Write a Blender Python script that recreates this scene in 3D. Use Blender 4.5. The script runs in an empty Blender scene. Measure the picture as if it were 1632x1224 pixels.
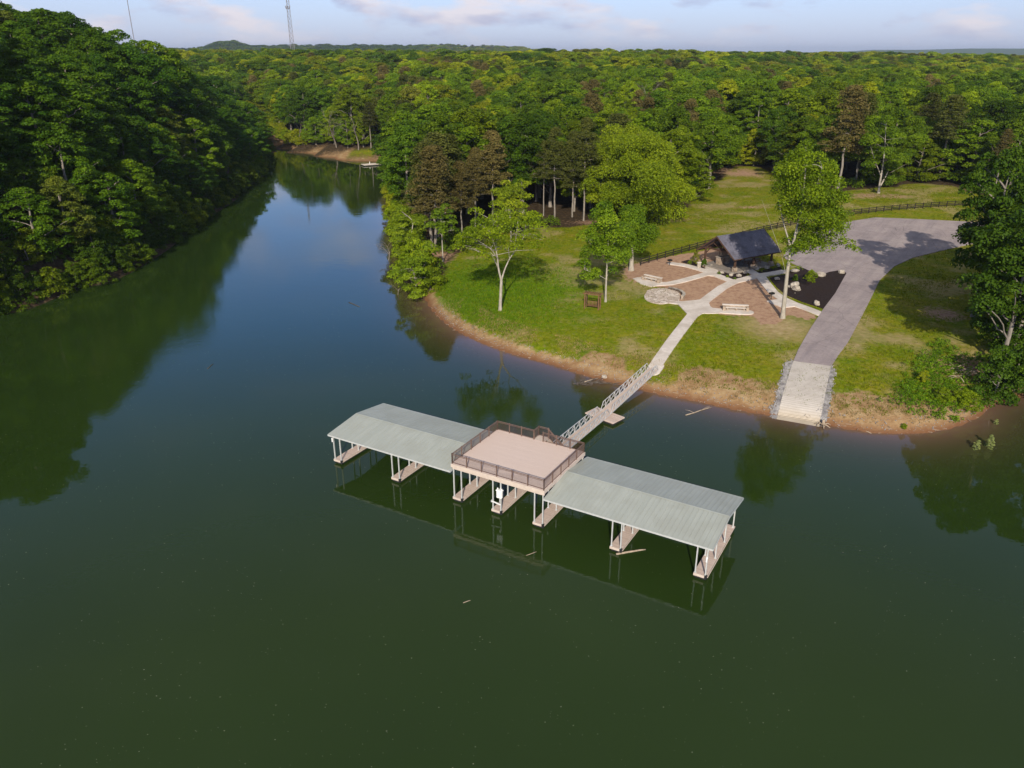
import bpy, bmesh, math, random
import numpy as np
from mathutils import Vector, Matrix, noise as mnoise
R = math.radians
S = bpy.context.scene
C = S.collection
rng = np.random.default_rng(7)
random.seed(7)

# ------------------------------------------------------------------ camera, sky, sun, exposure
CAM_H = 40.0
PITCH = math.atan((612 - 88) / 1242.0)          # downward tilt of the drone camera
cd = bpy.data.cameras.new('camera'); cam = bpy.data.objects.new('camera', cd); C.objects.link(cam)
cd.sensor_width = 36.0; cd.lens = 36.0 * 1242.0 / 1632.0
cd.clip_start = 0.5; cd.clip_end = 60000
cam.location = (0, 0, CAM_H); cam.rotation_euler = (math.pi / 2 - PITCH, 0, 0)
S.camera = cam

SUN_EL, SUN_AZ = R(27), R(4)                      # light travels towards +Y and slightly +X
SUN_STRENGTH, SKY_STRENGTH, EXPOSURE = 4.6, 0.085, 0.22
ld = bpy.data.lights.new('sun', 'SUN'); sun = bpy.data.objects.new('sun', ld); C.objects.link(sun)
ld.energy = SUN_STRENGTH; ld.angle = R(0.53); ld.color = (1.0, 0.90, 0.74)
dirv = Vector((math.sin(SUN_AZ) * math.cos(SUN_EL), math.cos(SUN_AZ) * math.cos(SUN_EL), -math.sin(SUN_EL)))
sun.rotation_euler = dirv.to_track_quat('-Z', 'Y').to_euler()
sun.location = (0, -200, 200)

def N(nt, typ, **kw):
    n = nt.nodes.new(typ)
    for k, v in kw.items():
        if k.startswith('i_'):
            n.inputs[k[2:].replace('_', ' ')].default_value = v
        else:
            setattr(n, k, v)
    return n

def ramp(nt, stops, interp='LINEAR'):
    n = nt.nodes.new('ShaderNodeValToRGB'); cr = n.color_ramp; cr.interpolation = interp
    while len(cr.elements) < len(stops): cr.elements.new(0.5)
    for e, (p, c) in zip(cr.elements, stops):
        e.position = p; e.color = (*c, 1) if len(c) == 3 else c
    return n

w = bpy.data.worlds.new('World'); S.world = w; w.use_nodes = True
nt = w.node_tree; nt.nodes.clear(); L = nt.links.new
out = N(nt, 'ShaderNodeOutputWorld'); bg = N(nt, 'ShaderNodeBackground'); bg.inputs[1].default_value = SKY_STRENGTH
sky = N(nt, 'ShaderNodeTexSky', sky_type='NISHITA', sun_disc=False, sun_elevation=SUN_EL, sun_rotation=math.pi + SUN_AZ,
        air_density=1.0, dust_density=0.7, ozone_density=2.0, altitude=200)
tc = N(nt, 'ShaderNodeTexCoord')
sep = N(nt, 'ShaderNodeSeparateXYZ'); L(tc.outputs['Generated'], sep.inputs[0])
# low cumulus: noise stretched along the horizon
mp = N(nt, 'ShaderNodeMapping'); mp.inputs['Scale'].default_value = (9.0, 9.0, 28.0); mp.inputs['Location'].default_value = (3.1, 0.4, 1.3)
L(tc.outputs['Generated'], mp.inputs[0])
nz = N(nt, 'ShaderNodeTexNoise'); nz.inputs['Scale'].default_value = 1.0; nz.inputs['Detail'].default_value = 7; nz.inputs['Roughness'].default_value = 0.55
L(mp.outputs[0], nz.inputs['Vector'])
cr = ramp(nt, [(0.47, (0, 0, 0)), (0.62, (1, 1, 1))]); L(nz.outputs['Fac'], cr.inputs[0])
fade = N(nt, 'ShaderNodeMapRange'); L(sep.outputs['Z'], fade.inputs[0])
fade.inputs[1].default_value = 0.004; fade.inputs[2].default_value = 0.03; fade.inputs[3].default_value = 0.15; fade.inputs[4].default_value = 0.8
fade2 = N(nt, 'ShaderNodeMapRange'); L(sep.outputs['Z'], fade2.inputs[0])
fade2.inputs[1].default_value = 0.12; fade2.inputs[2].default_value = 0.30; fade2.inputs[3].default_value = 1.0; fade2.inputs[4].default_value = 0.06
mu0 = N(nt, 'ShaderNodeMath', operation='MULTIPLY'); L(fade.outputs[0], mu0.inputs[0]); L(fade2.outputs[0], mu0.inputs[1])
mu = N(nt, 'ShaderNodeMath', operation='MULTIPLY'); L(cr.outputs[0], mu.inputs[0]); L(mu0.outputs[0], mu.inputs[1])
# cloud brightness: sunlit tops, greyer bases
mp2 = N(nt, 'ShaderNodeMapping'); mp2.inputs['Scale'].default_value = (9.0, 9.0, 28.0); mp2.inputs['Location'].default_value = (3.1, 0.4, 0.95)
L(tc.outputs['Generated'], mp2.inputs[0])
nz2 = N(nt, 'ShaderNodeTexNoise'); nz2.inputs['Scale'].default_value = 1.0; nz2.inputs['Detail'].default_value = 5
L(mp2.outputs[0], nz2.inputs['Vector'])
cc = ramp(nt, [(0.40, (4.5, 4.6, 6.6)), (0.58, (9.4, 8.5, 8.8))]); L(nz2.outputs['Fac'], cc.inputs[0])
hz = N(nt, 'ShaderNodeMixRGB'); hz.inputs[2].default_value = (5.3, 5.7, 8.7, 1)
hzf = N(nt, 'ShaderNodeMapRange'); L(sep.outputs['Z'], hzf.inputs[0])
hzf.inputs[1].default_value = 0.0; hzf.inputs[2].default_value = 0.30; hzf.inputs[3].default_value = 0.75; hzf.inputs[4].default_value = 0.0
hsk = N(nt, 'ShaderNodeHueSaturation'); hsk.inputs['Saturation'].default_value = 1.25; hsk.inputs['Value'].default_value = 1.45; L(sky.outputs[0], hsk.inputs['Color'])
L(hzf.outputs[0], hz.inputs[0]); blu = N(nt, 'ShaderNodeMixRGB', blend_type='MULTIPLY'); blu.inputs[0].default_value = 1; blu.inputs[2].default_value = (.95, 1.05, 1.38, 1); L(hsk.outputs[0], blu.inputs[1]); overhead_fill = N(nt, 'ShaderNodeMixRGB'); overhead_fill.inputs[2].default_value = (3.3, 3.25, 3.0, 1)   # neutral overhead band added to the sky to lift the fill light
vf = N(nt, 'ShaderNodeMapRange'); L(sep.outputs['Z'], vf.inputs[0]); vf.inputs[1].default_value = 0.30; vf.inputs[2].default_value = 0.62; vf.inputs[3].default_value = 0.0; vf.inputs[4].default_value = 0.85
L(vf.outputs[0], overhead_fill.inputs[0]); L(blu.outputs[0], overhead_fill.inputs[1]); L(overhead_fill.outputs[0], hz.inputs[1])
mx = N(nt, 'ShaderNodeMixRGB'); L(mu.outputs[0], mx.inputs[0]); L(hz.outputs[0], mx.inputs[1]); L(cc.outputs[0], mx.inputs[2])
L(mx.outputs[0], bg.inputs[0]); L(bg.outputs[0], out.inputs[0])
S.view_settings.view_transform = 'Standard'; S.view_settings.look = 'None'
S.view_settings.exposure = EXPOSURE; S.view_settings.gamma = 1.0
S.render.engine = 'CYCLES'
S.cycles.max_bounces = 6; S.cycles.diffuse_bounces = 2; S.cycles.glossy_bounces = 3; S.cycles.transmission_bounces = 3
S.cycles.caustics_reflective = False; S.cycles.caustics_refractive = False

# ------------------------------------------------------------------ helpers
def tag(o, label=None, cat=None, group=None, kind=None):
    if label: o['label'] = label
    if cat: o['category'] = cat
    if group: o['group'] = group
    if kind: o['kind'] = kind
    return o

def empty(name, loc, rz=0.0):
    o = bpy.data.objects.new(name, None); C.objects.link(o); o.location = loc; o.rotation_euler = (0, 0, rz); o.empty_display_size = 0.5
    return o

def link(name, me, mats=None, parent=None, smooth=False):
    o = bpy.data.objects.new(name, me); C.objects.link(o)
    if mats is not None:
        for m in (mats if isinstance(mats, (list, tuple)) else [mats]): me.materials.append(m)
    if parent is not None: o.parent = parent
    if smooth and len(me.polygons): me.polygons.foreach_set('use_smooth', np.ones(len(me.polygons), bool))
    return o

def np_mesh(name, v, faces, nper):
    """numpy mesh: faces (n, nper) index array"""
    me = bpy.data.meshes.new(name); v = np.asarray(v, np.float32); f = np.asarray(faces, np.int32)
    me.vertices.add(len(v)); me.vertices.foreach_set('co', v.ravel())
    me.loops.add(f.size); me.loops.foreach_set('vertex_index', f.ravel())
    me.polygons.add(len(f)); me.polygons.foreach_set('loop_start', np.arange(0, f.size, nper, dtype=np.int32))
    me.polygons.foreach_set('loop_total', np.full(len(f), nper, np.int32))
    me.update(calc_edges=True); me.validate()
    return me

class MB:
    """collects boxes, bars and tubes; build() links them as ONE mesh object"""
    def __init__(s): s.v = []; s.f = []
    def add(s, v, f):
        n = len(s.v); s.v += [tuple(p) for p in v]; s.f += [tuple(i + n for i in q) for q in f]; return s
    def box(s, x0, x1, y0, y1, z0, z1):
        return s.add([(x0,y0,z0),(x1,y0,z0),(x1,y1,z0),(x0,y1,z0),(x0,y0,z1),(x1,y0,z1),(x1,y1,z1),(x0,y1,z1)],
                     [(0,3,2,1),(4,5,6,7),(0,1,5,4),(1,2,6,5),(2,3,7,6),(3,0,4,7)])
    def bar(s, a, b, w, h=None, up=(0,0,1)):
        a, b = Vector(a), Vector(b); h = h or w; d = (b - a).normalized(); u = Vector(up)
        if abs(d.dot(u)) > .97: u = Vector((1,0,0))
        x = d.cross(u).normalized() * (w / 2); y = x.cross(d).normalized() * (h / 2)
        p = [a-x-y, a+x-y, a+x+y, a-x+y, b-x-y, b+x-y, b+x+y, b-x+y]
        return s.add(p, [(0,3,2,1),(4,5,6,7),(0,1,5,4),(1,2,6,5),(2,3,7,6),(3,0,4,7)])
    def tube(s, pts, rad, k=8, cap=True):
        pts = [Vector(p) for p in pts]; rs = rad if isinstance(rad, (list, tuple)) else [rad] * len(pts); n0 = len(s.v)
        for i, p in enumerate(pts):
            d = (pts[min(i+1, len(pts)-1)] - pts[max(i-1, 0)]).normalized()
            u = Vector((0,0,1)) if abs(d.z) < .95 else Vector((1,0,0))
            x = d.cross(u).normalized(); y = x.cross(d)
            for j in range(k):
                a = 2 * math.pi * j / k; s.v.append(tuple(p + rs[i] * (x * math.cos(a) + y * math.sin(a))))
        for i in range(len(pts) - 1):
            for j in range(k):
                a = n0 + i*k + j; b = n0 + i*k + (j+1) % k; s.f.append((a, b, b + k, a + k))
        if cap:
            s.f.append(tuple(n0 + j for j in range(k))[::-1]); s.f.append(tuple(n0 + (len(pts)-1)*k + j for j in range(k)))
        return s
    def prism(s, poly, z0, z1):
        n = len(poly)
        return s.add([(x,y,z0) for x,y in poly] + [(x,y,z1) for x,y in poly],
                     [tuple(range(n))[::-1], tuple(range(n, 2*n))] + [(i, (i+1)%n, (i+1)%n+n, i+n) for i in range(n)])
    def build(s, name, m, parent=None, bevel=0.0, smooth=False):
        me = bpy.data.meshes.new(name); me.from_pydata(s.v, [], s.f)
        bm = bmesh.new(); bm.from_mesh(me); bmesh.ops.recalc_face_normals(bm, faces=bm.faces)
        if bevel: bmesh.ops.bevel(bm, geom=list(bm.edges), offset=bevel, segments=1, affect='EDGES', clamp_overlap=True)
        bm.to_mesh(me); bm.free(); me.update()
        return link(name, me, m, parent, smooth)

# ------------------------------------------------------------------ materials
def mat(name, rough=0.7, spec=0.3, metal=0.0):
    m = bpy.data.materials.new(name); m.use_nodes = True; t = m.node_tree
    b = t.nodes['Principled BSDF']; b.inputs['Roughness'].default_value = rough; b.inputs['Metallic'].default_value = metal
    b.inputs['Specular IOR Level'].default_value = spec
    return m, t, b

def noisy(name, c1, c2, scale=2.0, rough=0.75, spec=0.25, metal=0.0, bump=0.0, detail=5, stretch=None, c3=None, scale3=0.15, coord='Object'):
    m, t, b = mat(name, rough, spec, metal); lk = t.links.new
    tcn = N(t, 'ShaderNodeTexCoord'); vec = tcn.outputs[coord]
    if stretch:
        mpn = N(t, 'ShaderNodeMapping'); mpn.inputs['Scale'].default_value = stretch; lk(vec, mpn.inputs[0]); vec2 = mpn.outputs[0]
    else: vec2 = vec
    n = N(t, 'ShaderNodeTexNoise'); n.inputs['Scale'].default_value = scale; n.inputs['Detail'].default_value = detail; n.inputs['Roughness'].default_value = .65
    lk(vec2, n.inputs['Vector'])
    r = ramp(t, [(0.32, c1), (0.68, c2)]); lk(n.outputs['Fac'], r.inputs[0]); col = r.outputs[0]
    if c3:
        n3 = N(t, 'ShaderNodeTexNoise'); n3.inputs['Scale'].default_value = scale3; n3.inputs['Detail'].default_value = 4; lk(vec, n3.inputs['Vector'])
        r3 = ramp(t, [(0.45, (0,0,0)), (0.65, (1,1,1))]); lk(n3.outputs['Fac'], r3.inputs[0])
        mm = N(t, 'ShaderNodeMixRGB'); mm.inputs[2].default_value = (*c3, 1); lk(r3.outputs[0], mm.inputs[0]); lk(col, mm.inputs[1]); col = mm.outputs[0]
    lk(col, b.inputs['Base Color'])
    if bump:
        bn = N(t, 'ShaderNodeBump'); bn.inputs['Distance'].default_value = bump; bn.inputs['Strength'].default_value = 0.7; lk(n.outputs['Fac'], bn.inputs['Height']); lk(bn.outputs[0], b.inputs['Normal'])
    return m

def planks(name, c1, c2, axis=0, width=0.14, rough=0.7):
    """boards running across `axis` in object space with dark gaps and per-board tone"""
    m, t, b = mat(name, rough, .25); lk = t.links.new
    tcn = N(t, 'ShaderNodeTexCoord'); sp = N(t, 'ShaderNodeSeparateXYZ'); lk(tcn.outputs['Object'], sp.inputs[0])
    dv = N(t, 'ShaderNodeMath', operation='DIVIDE'); dv.inputs[1].default_value = width; lk(sp.outputs[axis], dv.inputs[0])
    fl = N(t, 'ShaderNodeMath', operation='FLOOR'); lk(dv.outputs[0], fl.inputs[0])
    fr = N(t, 'ShaderNodeMath', operation='FRACT'); lk(dv.outputs[0], fr.inputs[0])
    wn = N(t, 'ShaderNodeTexWhiteNoise', noise_dimensions='1D'); lk(fl.outputs[0], wn.inputs['W'])
    n = N(t, 'ShaderNodeTexNoise'); n.inputs['Scale'].default_value = 1.1; n.inputs['Detail'].default_value = 6; lk(tcn.outputs['Object'], n.inputs['Vector'])
    ad = N(t, 'ShaderNodeMath', operation='ADD'); lk(wn.outputs['Value'], ad.inputs[0]); lk(n.outputs['Fac'], ad.inputs[1])
    r = ramp(t, [(0.35, c1), (1.0, c2)])
    dv2 = N(t, 'ShaderNodeMath', operation='MULTIPLY'); dv2.inputs[1].default_value = .62; lk(ad.outputs[0], dv2.inputs[0]); lk(dv2.outputs[0], r.inputs[0])
    gp = N(t, 'ShaderNodeMath', operation='LESS_THAN'); gp.inputs[1].default_value = .06; lk(fr.outputs[0], gp.inputs[0])
    mm = N(t, 'ShaderNodeMixRGB'); lk(gp.outputs[0], mm.inputs[0]); lk(r.outputs[0], mm.inputs[1]); mm.inputs[2].default_value = (c1[0]*.35, c1[1]*.35, c1[2]*.35, 1)
    lk(mm.outputs[0], b.inputs['Base Color'])
    return m

def leafmat(name, mode, trans=0.40, rough=0.55):
    """leaf material; the tree's own tint comes from its object colour or from the instancing points"""
    m, t, b = mat(name, rough, 0.12); lk = t.links.new
    if mode == 'object':
        oi = N(t, 'ShaderNodeObjectInfo'); tint = oi.outputs['Color']; rnd = oi.outputs['Random']
    else:
        at_ = N(t, 'ShaderNodeAttribute', attribute_type='INSTANCER', attribute_name='tint'); tint = at_.outputs['Color']
    lv = N(t, 'ShaderNodeAttribute', attribute_type='GEOMETRY', attribute_name='leafvar')
    mr = N(t, 'ShaderNodeMapRange'); mr.inputs[3].default_value = 0.55; mr.inputs[4].default_value = 1.5; lk(lv.outputs['Fac'], mr.inputs[0])
    hs = N(t, 'ShaderNodeHueSaturation'); lk(tint, hs.inputs['Color']); lk(mr.outputs[0], hs.inputs['Value'])
    mh = N(t, 'ShaderNodeMapRange'); mh.inputs[3].default_value = 0.515; mh.inputs[4].default_value = 0.480; lk(lv.outputs['Fac'], mh.inputs[0]); lk(mh.outputs[0], hs.inputs['Hue'])
    lk(hs.outputs[0], b.inputs['Base Color'])
    tr = N(t, 'ShaderNodeBsdfTranslucent'); lk(hs.outputs[0], tr.inputs['Color'])
    mix = N(t, 'ShaderNodeMixShader'); mix.inputs[0].default_value = trans
    o = t.nodes['Material Output']; lk(b.outputs[0], mix.inputs[1]); lk(tr.outputs[0], mix.inputs[2]); lk(mix.outputs[0], o.inputs['Surface'])
    return m

M = {}
M['leaf'] = leafmat('leaf', 'object'); M['leaf_wood'] = leafmat('leaf_wood', 'inst')
M['bark'] = noisy('bark', (.15,.13,.11), (.31,.275,.235), 5, .9, .1, bump=.02, stretch=(1,1,.25))
M['pale_bark'] = noisy('pale_bark', (.25,.225,.185), (.44,.40,.335), 4, .85, .15, bump=.02, stretch=(1,1,.3))
M['dead_wood'] = noisy('dead_wood', (.13,.11,.095), (.27,.235,.205), 4, .9, .1)
M['roof_metal'] = noisy('roof_metal', (.345,.372,.342), (.405,.43,.396), 1.3, .45, .4, 0.0, stretch=(1.4,.10,1), detail=7, c3=(.35,.37,.335), scale3=.5)
M['steel'] = noisy('steel', (.52,.54,.54), (.66,.67,.66), 3, .4, .5, .2)
M['gang_deck'] = noisy('gang_deck', (.48,.38,.32), (.58,.475,.41), 1.5, .7, .3)
M['alum'] = noisy('alum', (.55,.55,.56), (.70,.70,.70), 3, .38, .5, .35)
M['deck'] = planks('deck', (.67,.535,.47), (.71,.575,.51), 1, .14)
M['finger_deck'] = planks('finger_deck', (.54,.42,.36), (.64,.52,.455), 1, .14)
M['fascia'] = noisy('fascia', (.52,.43,.37), (.62,.53,.46), 2, .7)
M['float'] = noisy('float', (.012,.012,.014), (.03,.03,.032), 3, .5, .4)
M['rail'] = noisy('rail', (.115,.07,.055), (.19,.125,.10), 4, .5, .35)
M['white'] = noisy('white', (.74,.74,.74), (.84,.84,.83), 3, .4, .5)
M['concrete'] = noisy('concrete', (.57,.505,.455), (.69,.63,.575), 1.5, .85, .2, c3=(.51,.45,.395), scale3=.35, bump=.004)
def ramp_material():
    m, t, p = mat('ramp_concrete', .85, .2); lk = t.links.new; tcn = N(t, 'ShaderNodeTexCoord'); v = tcn.outputs['Object']
    n = N(t, 'ShaderNodeTexNoise'); n.inputs['Scale'].default_value = .6; n.inputs['Detail'].default_value = 9; n.inputs['Roughness'].default_value = .7; lk(v, n.inputs['Vector'])
    r = ramp(t, [(.3, (.43,.385,.34)), (.5, (.53,.485,.44)), (.7, (.60,.555,.51))]); lk(n.outputs['Fac'], r.inputs[0])
    mpn = N(t, 'ShaderNodeMapping', vector_type='TEXTURE'); mpn.inputs['Rotation'].default_value = (0, 0, R(65)); lk(v, mpn.inputs[0])
    wv = N(t, 'ShaderNodeTexWave'); wv.inputs['Scale'].default_value = .9; wv.inputs['Distortion'].default_value = .8; wv.inputs['Detail'].default_value = 2; lk(mpn.outputs[0], wv.inputs['Vector'])
    wr = ramp(t, [(.1, (.80,.79,.77)), (.5, (1,1,1))]); lk(wv.outputs['Fac'], wr.inputs[0])
    x = N(t, 'ShaderNodeMixRGB', blend_type='MULTIPLY'); x.inputs[0].default_value = .8; lk(r.outputs[0], x.inputs[1]); lk(wr.outputs[0], x.inputs[2])
    sz = N(t, 'ShaderNodeSeparateXYZ'); lk(v, sz.inputs[0]); sm = N(t, 'ShaderNodeMapRange'); sm.inputs[1].default_value = .15; sm.inputs[2].default_value = 1.0; sm.inputs[3].default_value = .6; sm.inputs[4].default_value = 0; lk(sz.outputs[2], sm.inputs[0])
    y = N(t, 'ShaderNodeMixRGB'); lk(sm.outputs[0], y.inputs[0]); lk(x.outputs[0], y.inputs[1]); y.inputs[2].default_value = (.40,.32,.21,1); lk(y.outputs[0], p.inputs['Base Color']); return m
M['ramp_concrete'] = ramp_material()
def asphalt_material():
    m, t, p = mat('asphalt', .9, .2); lk = t.links.new; tcn = N(t, 'ShaderNodeTexCoord'); v = tcn.outputs['Object']
    def q(scale, det, stops, st=None):
        vec = v
        if st: mpn = N(t, 'ShaderNodeMapping', vector_type='TEXTURE'); mpn.inputs['Scale'].default_value = st; mpn.inputs['Rotation'].default_value = (0, 0, R(56)); lk(v, mpn.inputs[0]); vec = mpn.outputs[0]
        n = N(t, 'ShaderNodeTexNoise'); n.inputs['Scale'].default_value = scale; n.inputs['Detail'].default_value = det; n.inputs['Roughness'].default_value = .7; lk(vec, n.inputs['Vector']); r = ramp(t, stops); lk(n.outputs['Fac'], r.inputs[0]); return r.outputs[0]
    def mul(a, c): x = N(t, 'ShaderNodeMixRGB', blend_type='MULTIPLY'); x.inputs[0].default_value = 1; lk(a, x.inputs[1]); lk(c, x.inputs[2]); return x.outputs[0]
    col = q(.22, 7, [(.3, (.27,.228,.232)), (.5, (.335,.285,.285)), (.7, (.385,.335,.325))])
    col = mul(col, q(.75, 4, [(.35, (.86,.86,.88)), (.62, (1.06,1.05,1.04))], (16, 1, 1))); col = mul(col, q(2.6, 9, [(.3, (.88,.88,.88)), (.7, (1.10,1.10,1.10))]))
    vo = N(t, 'ShaderNodeTexVoronoi', feature='DISTANCE_TO_EDGE'); vo.inputs['Scale'].default_value = .16; lk(v, vo.inputs['Vector']); cr_ = ramp(t, [(.0, (.62,.62,.62)), (.008, (1,1,1))]); lk(vo.outputs['Distance'], cr_.inputs[0]); col = mul(col, cr_.outputs[0])
    lk(col, p.inputs['Base Color']); return m
M['asphalt'] = asphalt_material()
M['slab'] = noisy('slab', (.20,.175,.15), (.30,.265,.235), 1.5, .85, .2)
M['dark_mulch'] = noisy('dark_mulch', (.014,.010,.010), (.045,.032,.030), 3.5, .95, .1, bump=.05, detail=8, c3=(.03,.02,.017), scale3=.5)
M['shingle'] = noisy('shingle', (.09,.09,.118), (.175,.17,.215), 5, .85, .2, bump=.01, detail=8, c3=(.085,.082,.105), scale3=.6)
M['timber'] = noisy('timber', (.055,.03,.022), (.11,.065,.045), 5, .7, .2, stretch=(1,1,.3))
M['dark_rail'] = noisy('dark_rail', (.016,.012,.011), (.034,.028,.025), 4, .8, .2)
M['stone'] = noisy('stone', (.30,.26,.21), (.58,.53,.46), 1.8, .85, .2, bump=.05, c3=(.24,.2,.17), scale3=1.2)
M['masonry'] = noisy('masonry', (.20,.15,.11), (.46,.37,.29), 2.6, .9, .15, bump=.05)
M['gravel'] = noisy('gravel', (.13,.122,.13), (.38,.365,.36), 1.5, .9, .2)
M['iron'] = noisy('iron', (.012,.012,.012), (.03,.03,.03), 4, .6, .3)
M['brown_wood'] = noisy('brown_wood', (.12,.06,.03), (.22,.12,.065), 5, .7, .2)
M['tower'] = noisy('tower', (.16,.15,.17), (.22,.21,.23), .5, .6, .3)
M['drift'] = noisy('drift', (.26,.20,.145), (.46,.38,.29), 3, .9, .1)
M['dark_drift'] = noisy('dark_drift', (.06,.05,.045), (.15,.125,.11), 3, .9, .1)

# ------------------------------------------------------------------ terrain
LAKE = [(-260,-400),(-195,-150),(-155,-40),(-123,40),(-102,90),(-88,122),(-83,136),(-78,150),(-79.5,171),(-82.5,206),(-87,247),(-93,296),(-106,345),
        (-116,374),(-128,412),(-144,452),(-176,520),(-181,540),(-166,532),(-136,460),(-119,412),(-100,373.3),(-79.3,346),(-62,331),(-50,334),(-42,312),
        (-39.5,259),(-31,206.5),(-23.5,171),(-19.5,150),(-16,137),(-13.5,126.9),(-9.6,118),(-5.3,111.7),(.4,105.8),(5.6,102.1),(10.5,97.4),(15.2,94.4),
        (18.8,91.5),(23.2,89.5),(27.9,86.5),(31.7,85.1),(36.5,82.8),(40.8,80.7),(44.9,80),(50.5,81.2),(56,84.6),(59.2,88.2),(65.4,91.1),(80,97),(110,101),
        (150,112),(176,100),(170,70),(190,-20),(230,-200),(300,-400)]
def chaikin(p, n=2):
    for _ in range(n):
        q = []
        for a, b in zip(p, p[1:] + p[:1]):
            q += [(a[0]*.75+b[0]*.25, a[1]*.75+b[1]*.25), (a[0]*.25+b[0]*.75, a[1]*.25+b[1]*.75)]
        p = q
    return p
def poly_sdf(P, poly):
    """signed distance to a polygon, negative inside; P (...,2)"""
    P = np.asarray(P, float); sh = P.shape[:-1]; P = P.reshape(-1, 2); A = np.array(poly, float); B = np.roll(A, -1, 0)
    d2 = np.full(len(P), 1e18); ins = np.zeros(len(P), bool)
    for a, b in zip(A, B):
        e = b - a; wv = P - a; t = np.clip((wv @ e) / max(e @ e, 1e-9), 0, 1); q = wv - t[:, None] * e
        d2 = np.minimum(d2, (q * q).sum(1))
        c = (a[1] > P[:, 1]) != (b[1] > P[:, 1])
        if c.any():
            xi = a[0] + (P[:, 1] - a[1]) / (e[1] if abs(e[1]) > 1e-12 else 1e-12) * e[0]
            ins ^= c & (P[:, 0] < xi)
    return (np.sqrt(d2) * np.where(ins, -1, 1)).reshape(sh)
def line_sdf(P, pts, wd):
    P = np.asarray(P, float); d2 = np.full(P.shape[:-1], 1e18)
    for a, b in zip(np.array(pts, float)[:-1], np.array(pts, float)[1:]):
        e = b - a; wv = P - a; t = np.clip((wv @ e) / max(e @ e, 1e-9), 0, 1); q = wv - t[..., None] * e
        d2 = np.minimum(d2, (q * q).sum(-1))
    return np.sqrt(d2) - wd / 2
LK = chaikin(LAKE, 2)
def smooth(a, b, x): t = np.clip((x - a) / (b - a), 0, 1); return t * t * (3 - 2 * t)
def vnoise(x, y, s, seed=0):
    """cheap smooth value noise"""
    x = x / s + seed * 17.3; y = y / s - seed * 9.1; xi = np.floor(x); yi = np.floor(y); fx = x - xi; fy = y - yi
    fx = fx*fx*(3-2*fx); fy = fy*fy*(3-2*fy)
    def hsh(a, b): q = np.sin(a * 127.1 + b * 311.7) * 43758.5453; return q - np.floor(q)
    return (hsh(xi, yi)*(1-fx) + hsh(xi+1, yi)*fx)*(1-fy) + (hsh(xi, yi+1)*(1-fx) + hsh(xi+1, yi+1)*fx)*fy
def axis_x(y): return np.interp(y, [-400, 0, 120, 200, 300, 372, 440, 530, 700], [-40, -50, -48, -57, -66, -108, -142, -180, -300])
def terrain(P, d=None):
    P = np.asarray(P, float); x, y = P[..., 0], P[..., 1]
    if d is None: d = poly_sdf(P, LK)
    dl = np.maximum(d, 0)
    wl = smooth(-8, 12, axis_x(y) - x)
    hr = .95 * (1 - np.exp(-dl / 1.3)) + 1.45 * (1 - np.exp(-dl / 10)) + 0.032 * np.minimum(dl, 150)
    hr = hr + smooth(230, 800, y) * (11 - 8 * smooth(.12, .5, x / np.maximum(y, 1))) + smooth(140, 420, x) * 2
    amp = np.interp(y, [-200, 40, 100, 150, 200, 260, 330, 420, 600], [52, 52, 52, 47, 40, 33, 20, 10, 10])
    hl = amp * (1 - np.exp(-dl / 30.0)) + 0.01 * np.minimum(dl, 400)
    h = hr * (1 - wl) + hl * wl
    far = smooth(300, 900, np.hypot(x, y))
    h = h + far * (vnoise(x, y, 260, 1) - .30) * 11 * smooth(10, 80, dl)
    # rolling ridges at the horizon
    rr = np.hypot(x, y); az = x / np.maximum(y, 1)
    r1 = np.exp(-((rr - 3600) / 700) ** 2) * smooth(-.62, -.30, az) * (1 - smooth(-.02, .10, az)) * (36 + 26 * (vnoise(x, y, 420, 3) - .4) + 26 * np.exp(-((az + .335) / .022) ** 2))
    r2 = np.exp(-((rr - 9000) / 1200) ** 2) * smooth(.28, .46, az) * (75 + 40 * (vnoise(x, y, 1100, 5) - .5))
    h = h + (r1 + r2) * (y > 0)
    return np.where(d > 0, h, np.maximum(d * .16, -4.0))
def hz_at(x, y): return float(terrain(np.array([[x, y]]))[0])

cp, sp_ = math.cos(PITCH), math.sin(PITCH)
def ray(px, py):
    u = (px - 816) / 1242.0; v = (612 - py) / 1242.0
    return np.array([u, cp + v * sp_, -sp_ + v * cp])
def at_z(px, py, z):
    r = ray(px, py); t = (z - CAM_H) / r[2]; return (r[0] * t, r[1] * t)
def at(px, py):
    """ground point surveyed from a photo pixel"""
    z = 3.0
    for _ in range(14):
        x, y = at_z(px, py, z); z = .4 * z + .6 * hz_at(x, y)
    return (x, y)
def c3(x, y): return at(980 + x / 4.08, 320 + y / 4.08)

# non-uniform grid: fine over the park and the lake, growing outwards to the horizon
def axis_pts(lo, hi, step, far_lo, far_hi, g=1.13):
    a = list(np.arange(lo, hi + .01, step)); s = step; x = lo; left = []
    while x > far_lo: s *= g; x -= s; left.append(x)
    s = step; x = hi; right = []
    while x < far_hi: s *= g; x += s; right.append(x)
    return np.array(left[::-1] + a + right)
GX = axis_pts(-40, 112, 0.9, -12000, 14000); GY = axis_pts(72, 232, 0.9, -900, 16000)
XX, YY = np.meshgrid(GX, GY); GP = np.stack([XX, YY], -1)
GD = poly_sdf(GP, LK); GH = terrain(GP, GD)
nxg, nyg = len(GX), len(GY)
idx = np.arange(nxg * nyg).reshape(nyg, nxg)
quads = np.stack([idx[:-1, :-1], idx[:-1, 1:], idx[1:, 1:], idx[1:, :-1]], -1).reshape(-1, 4)

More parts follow.
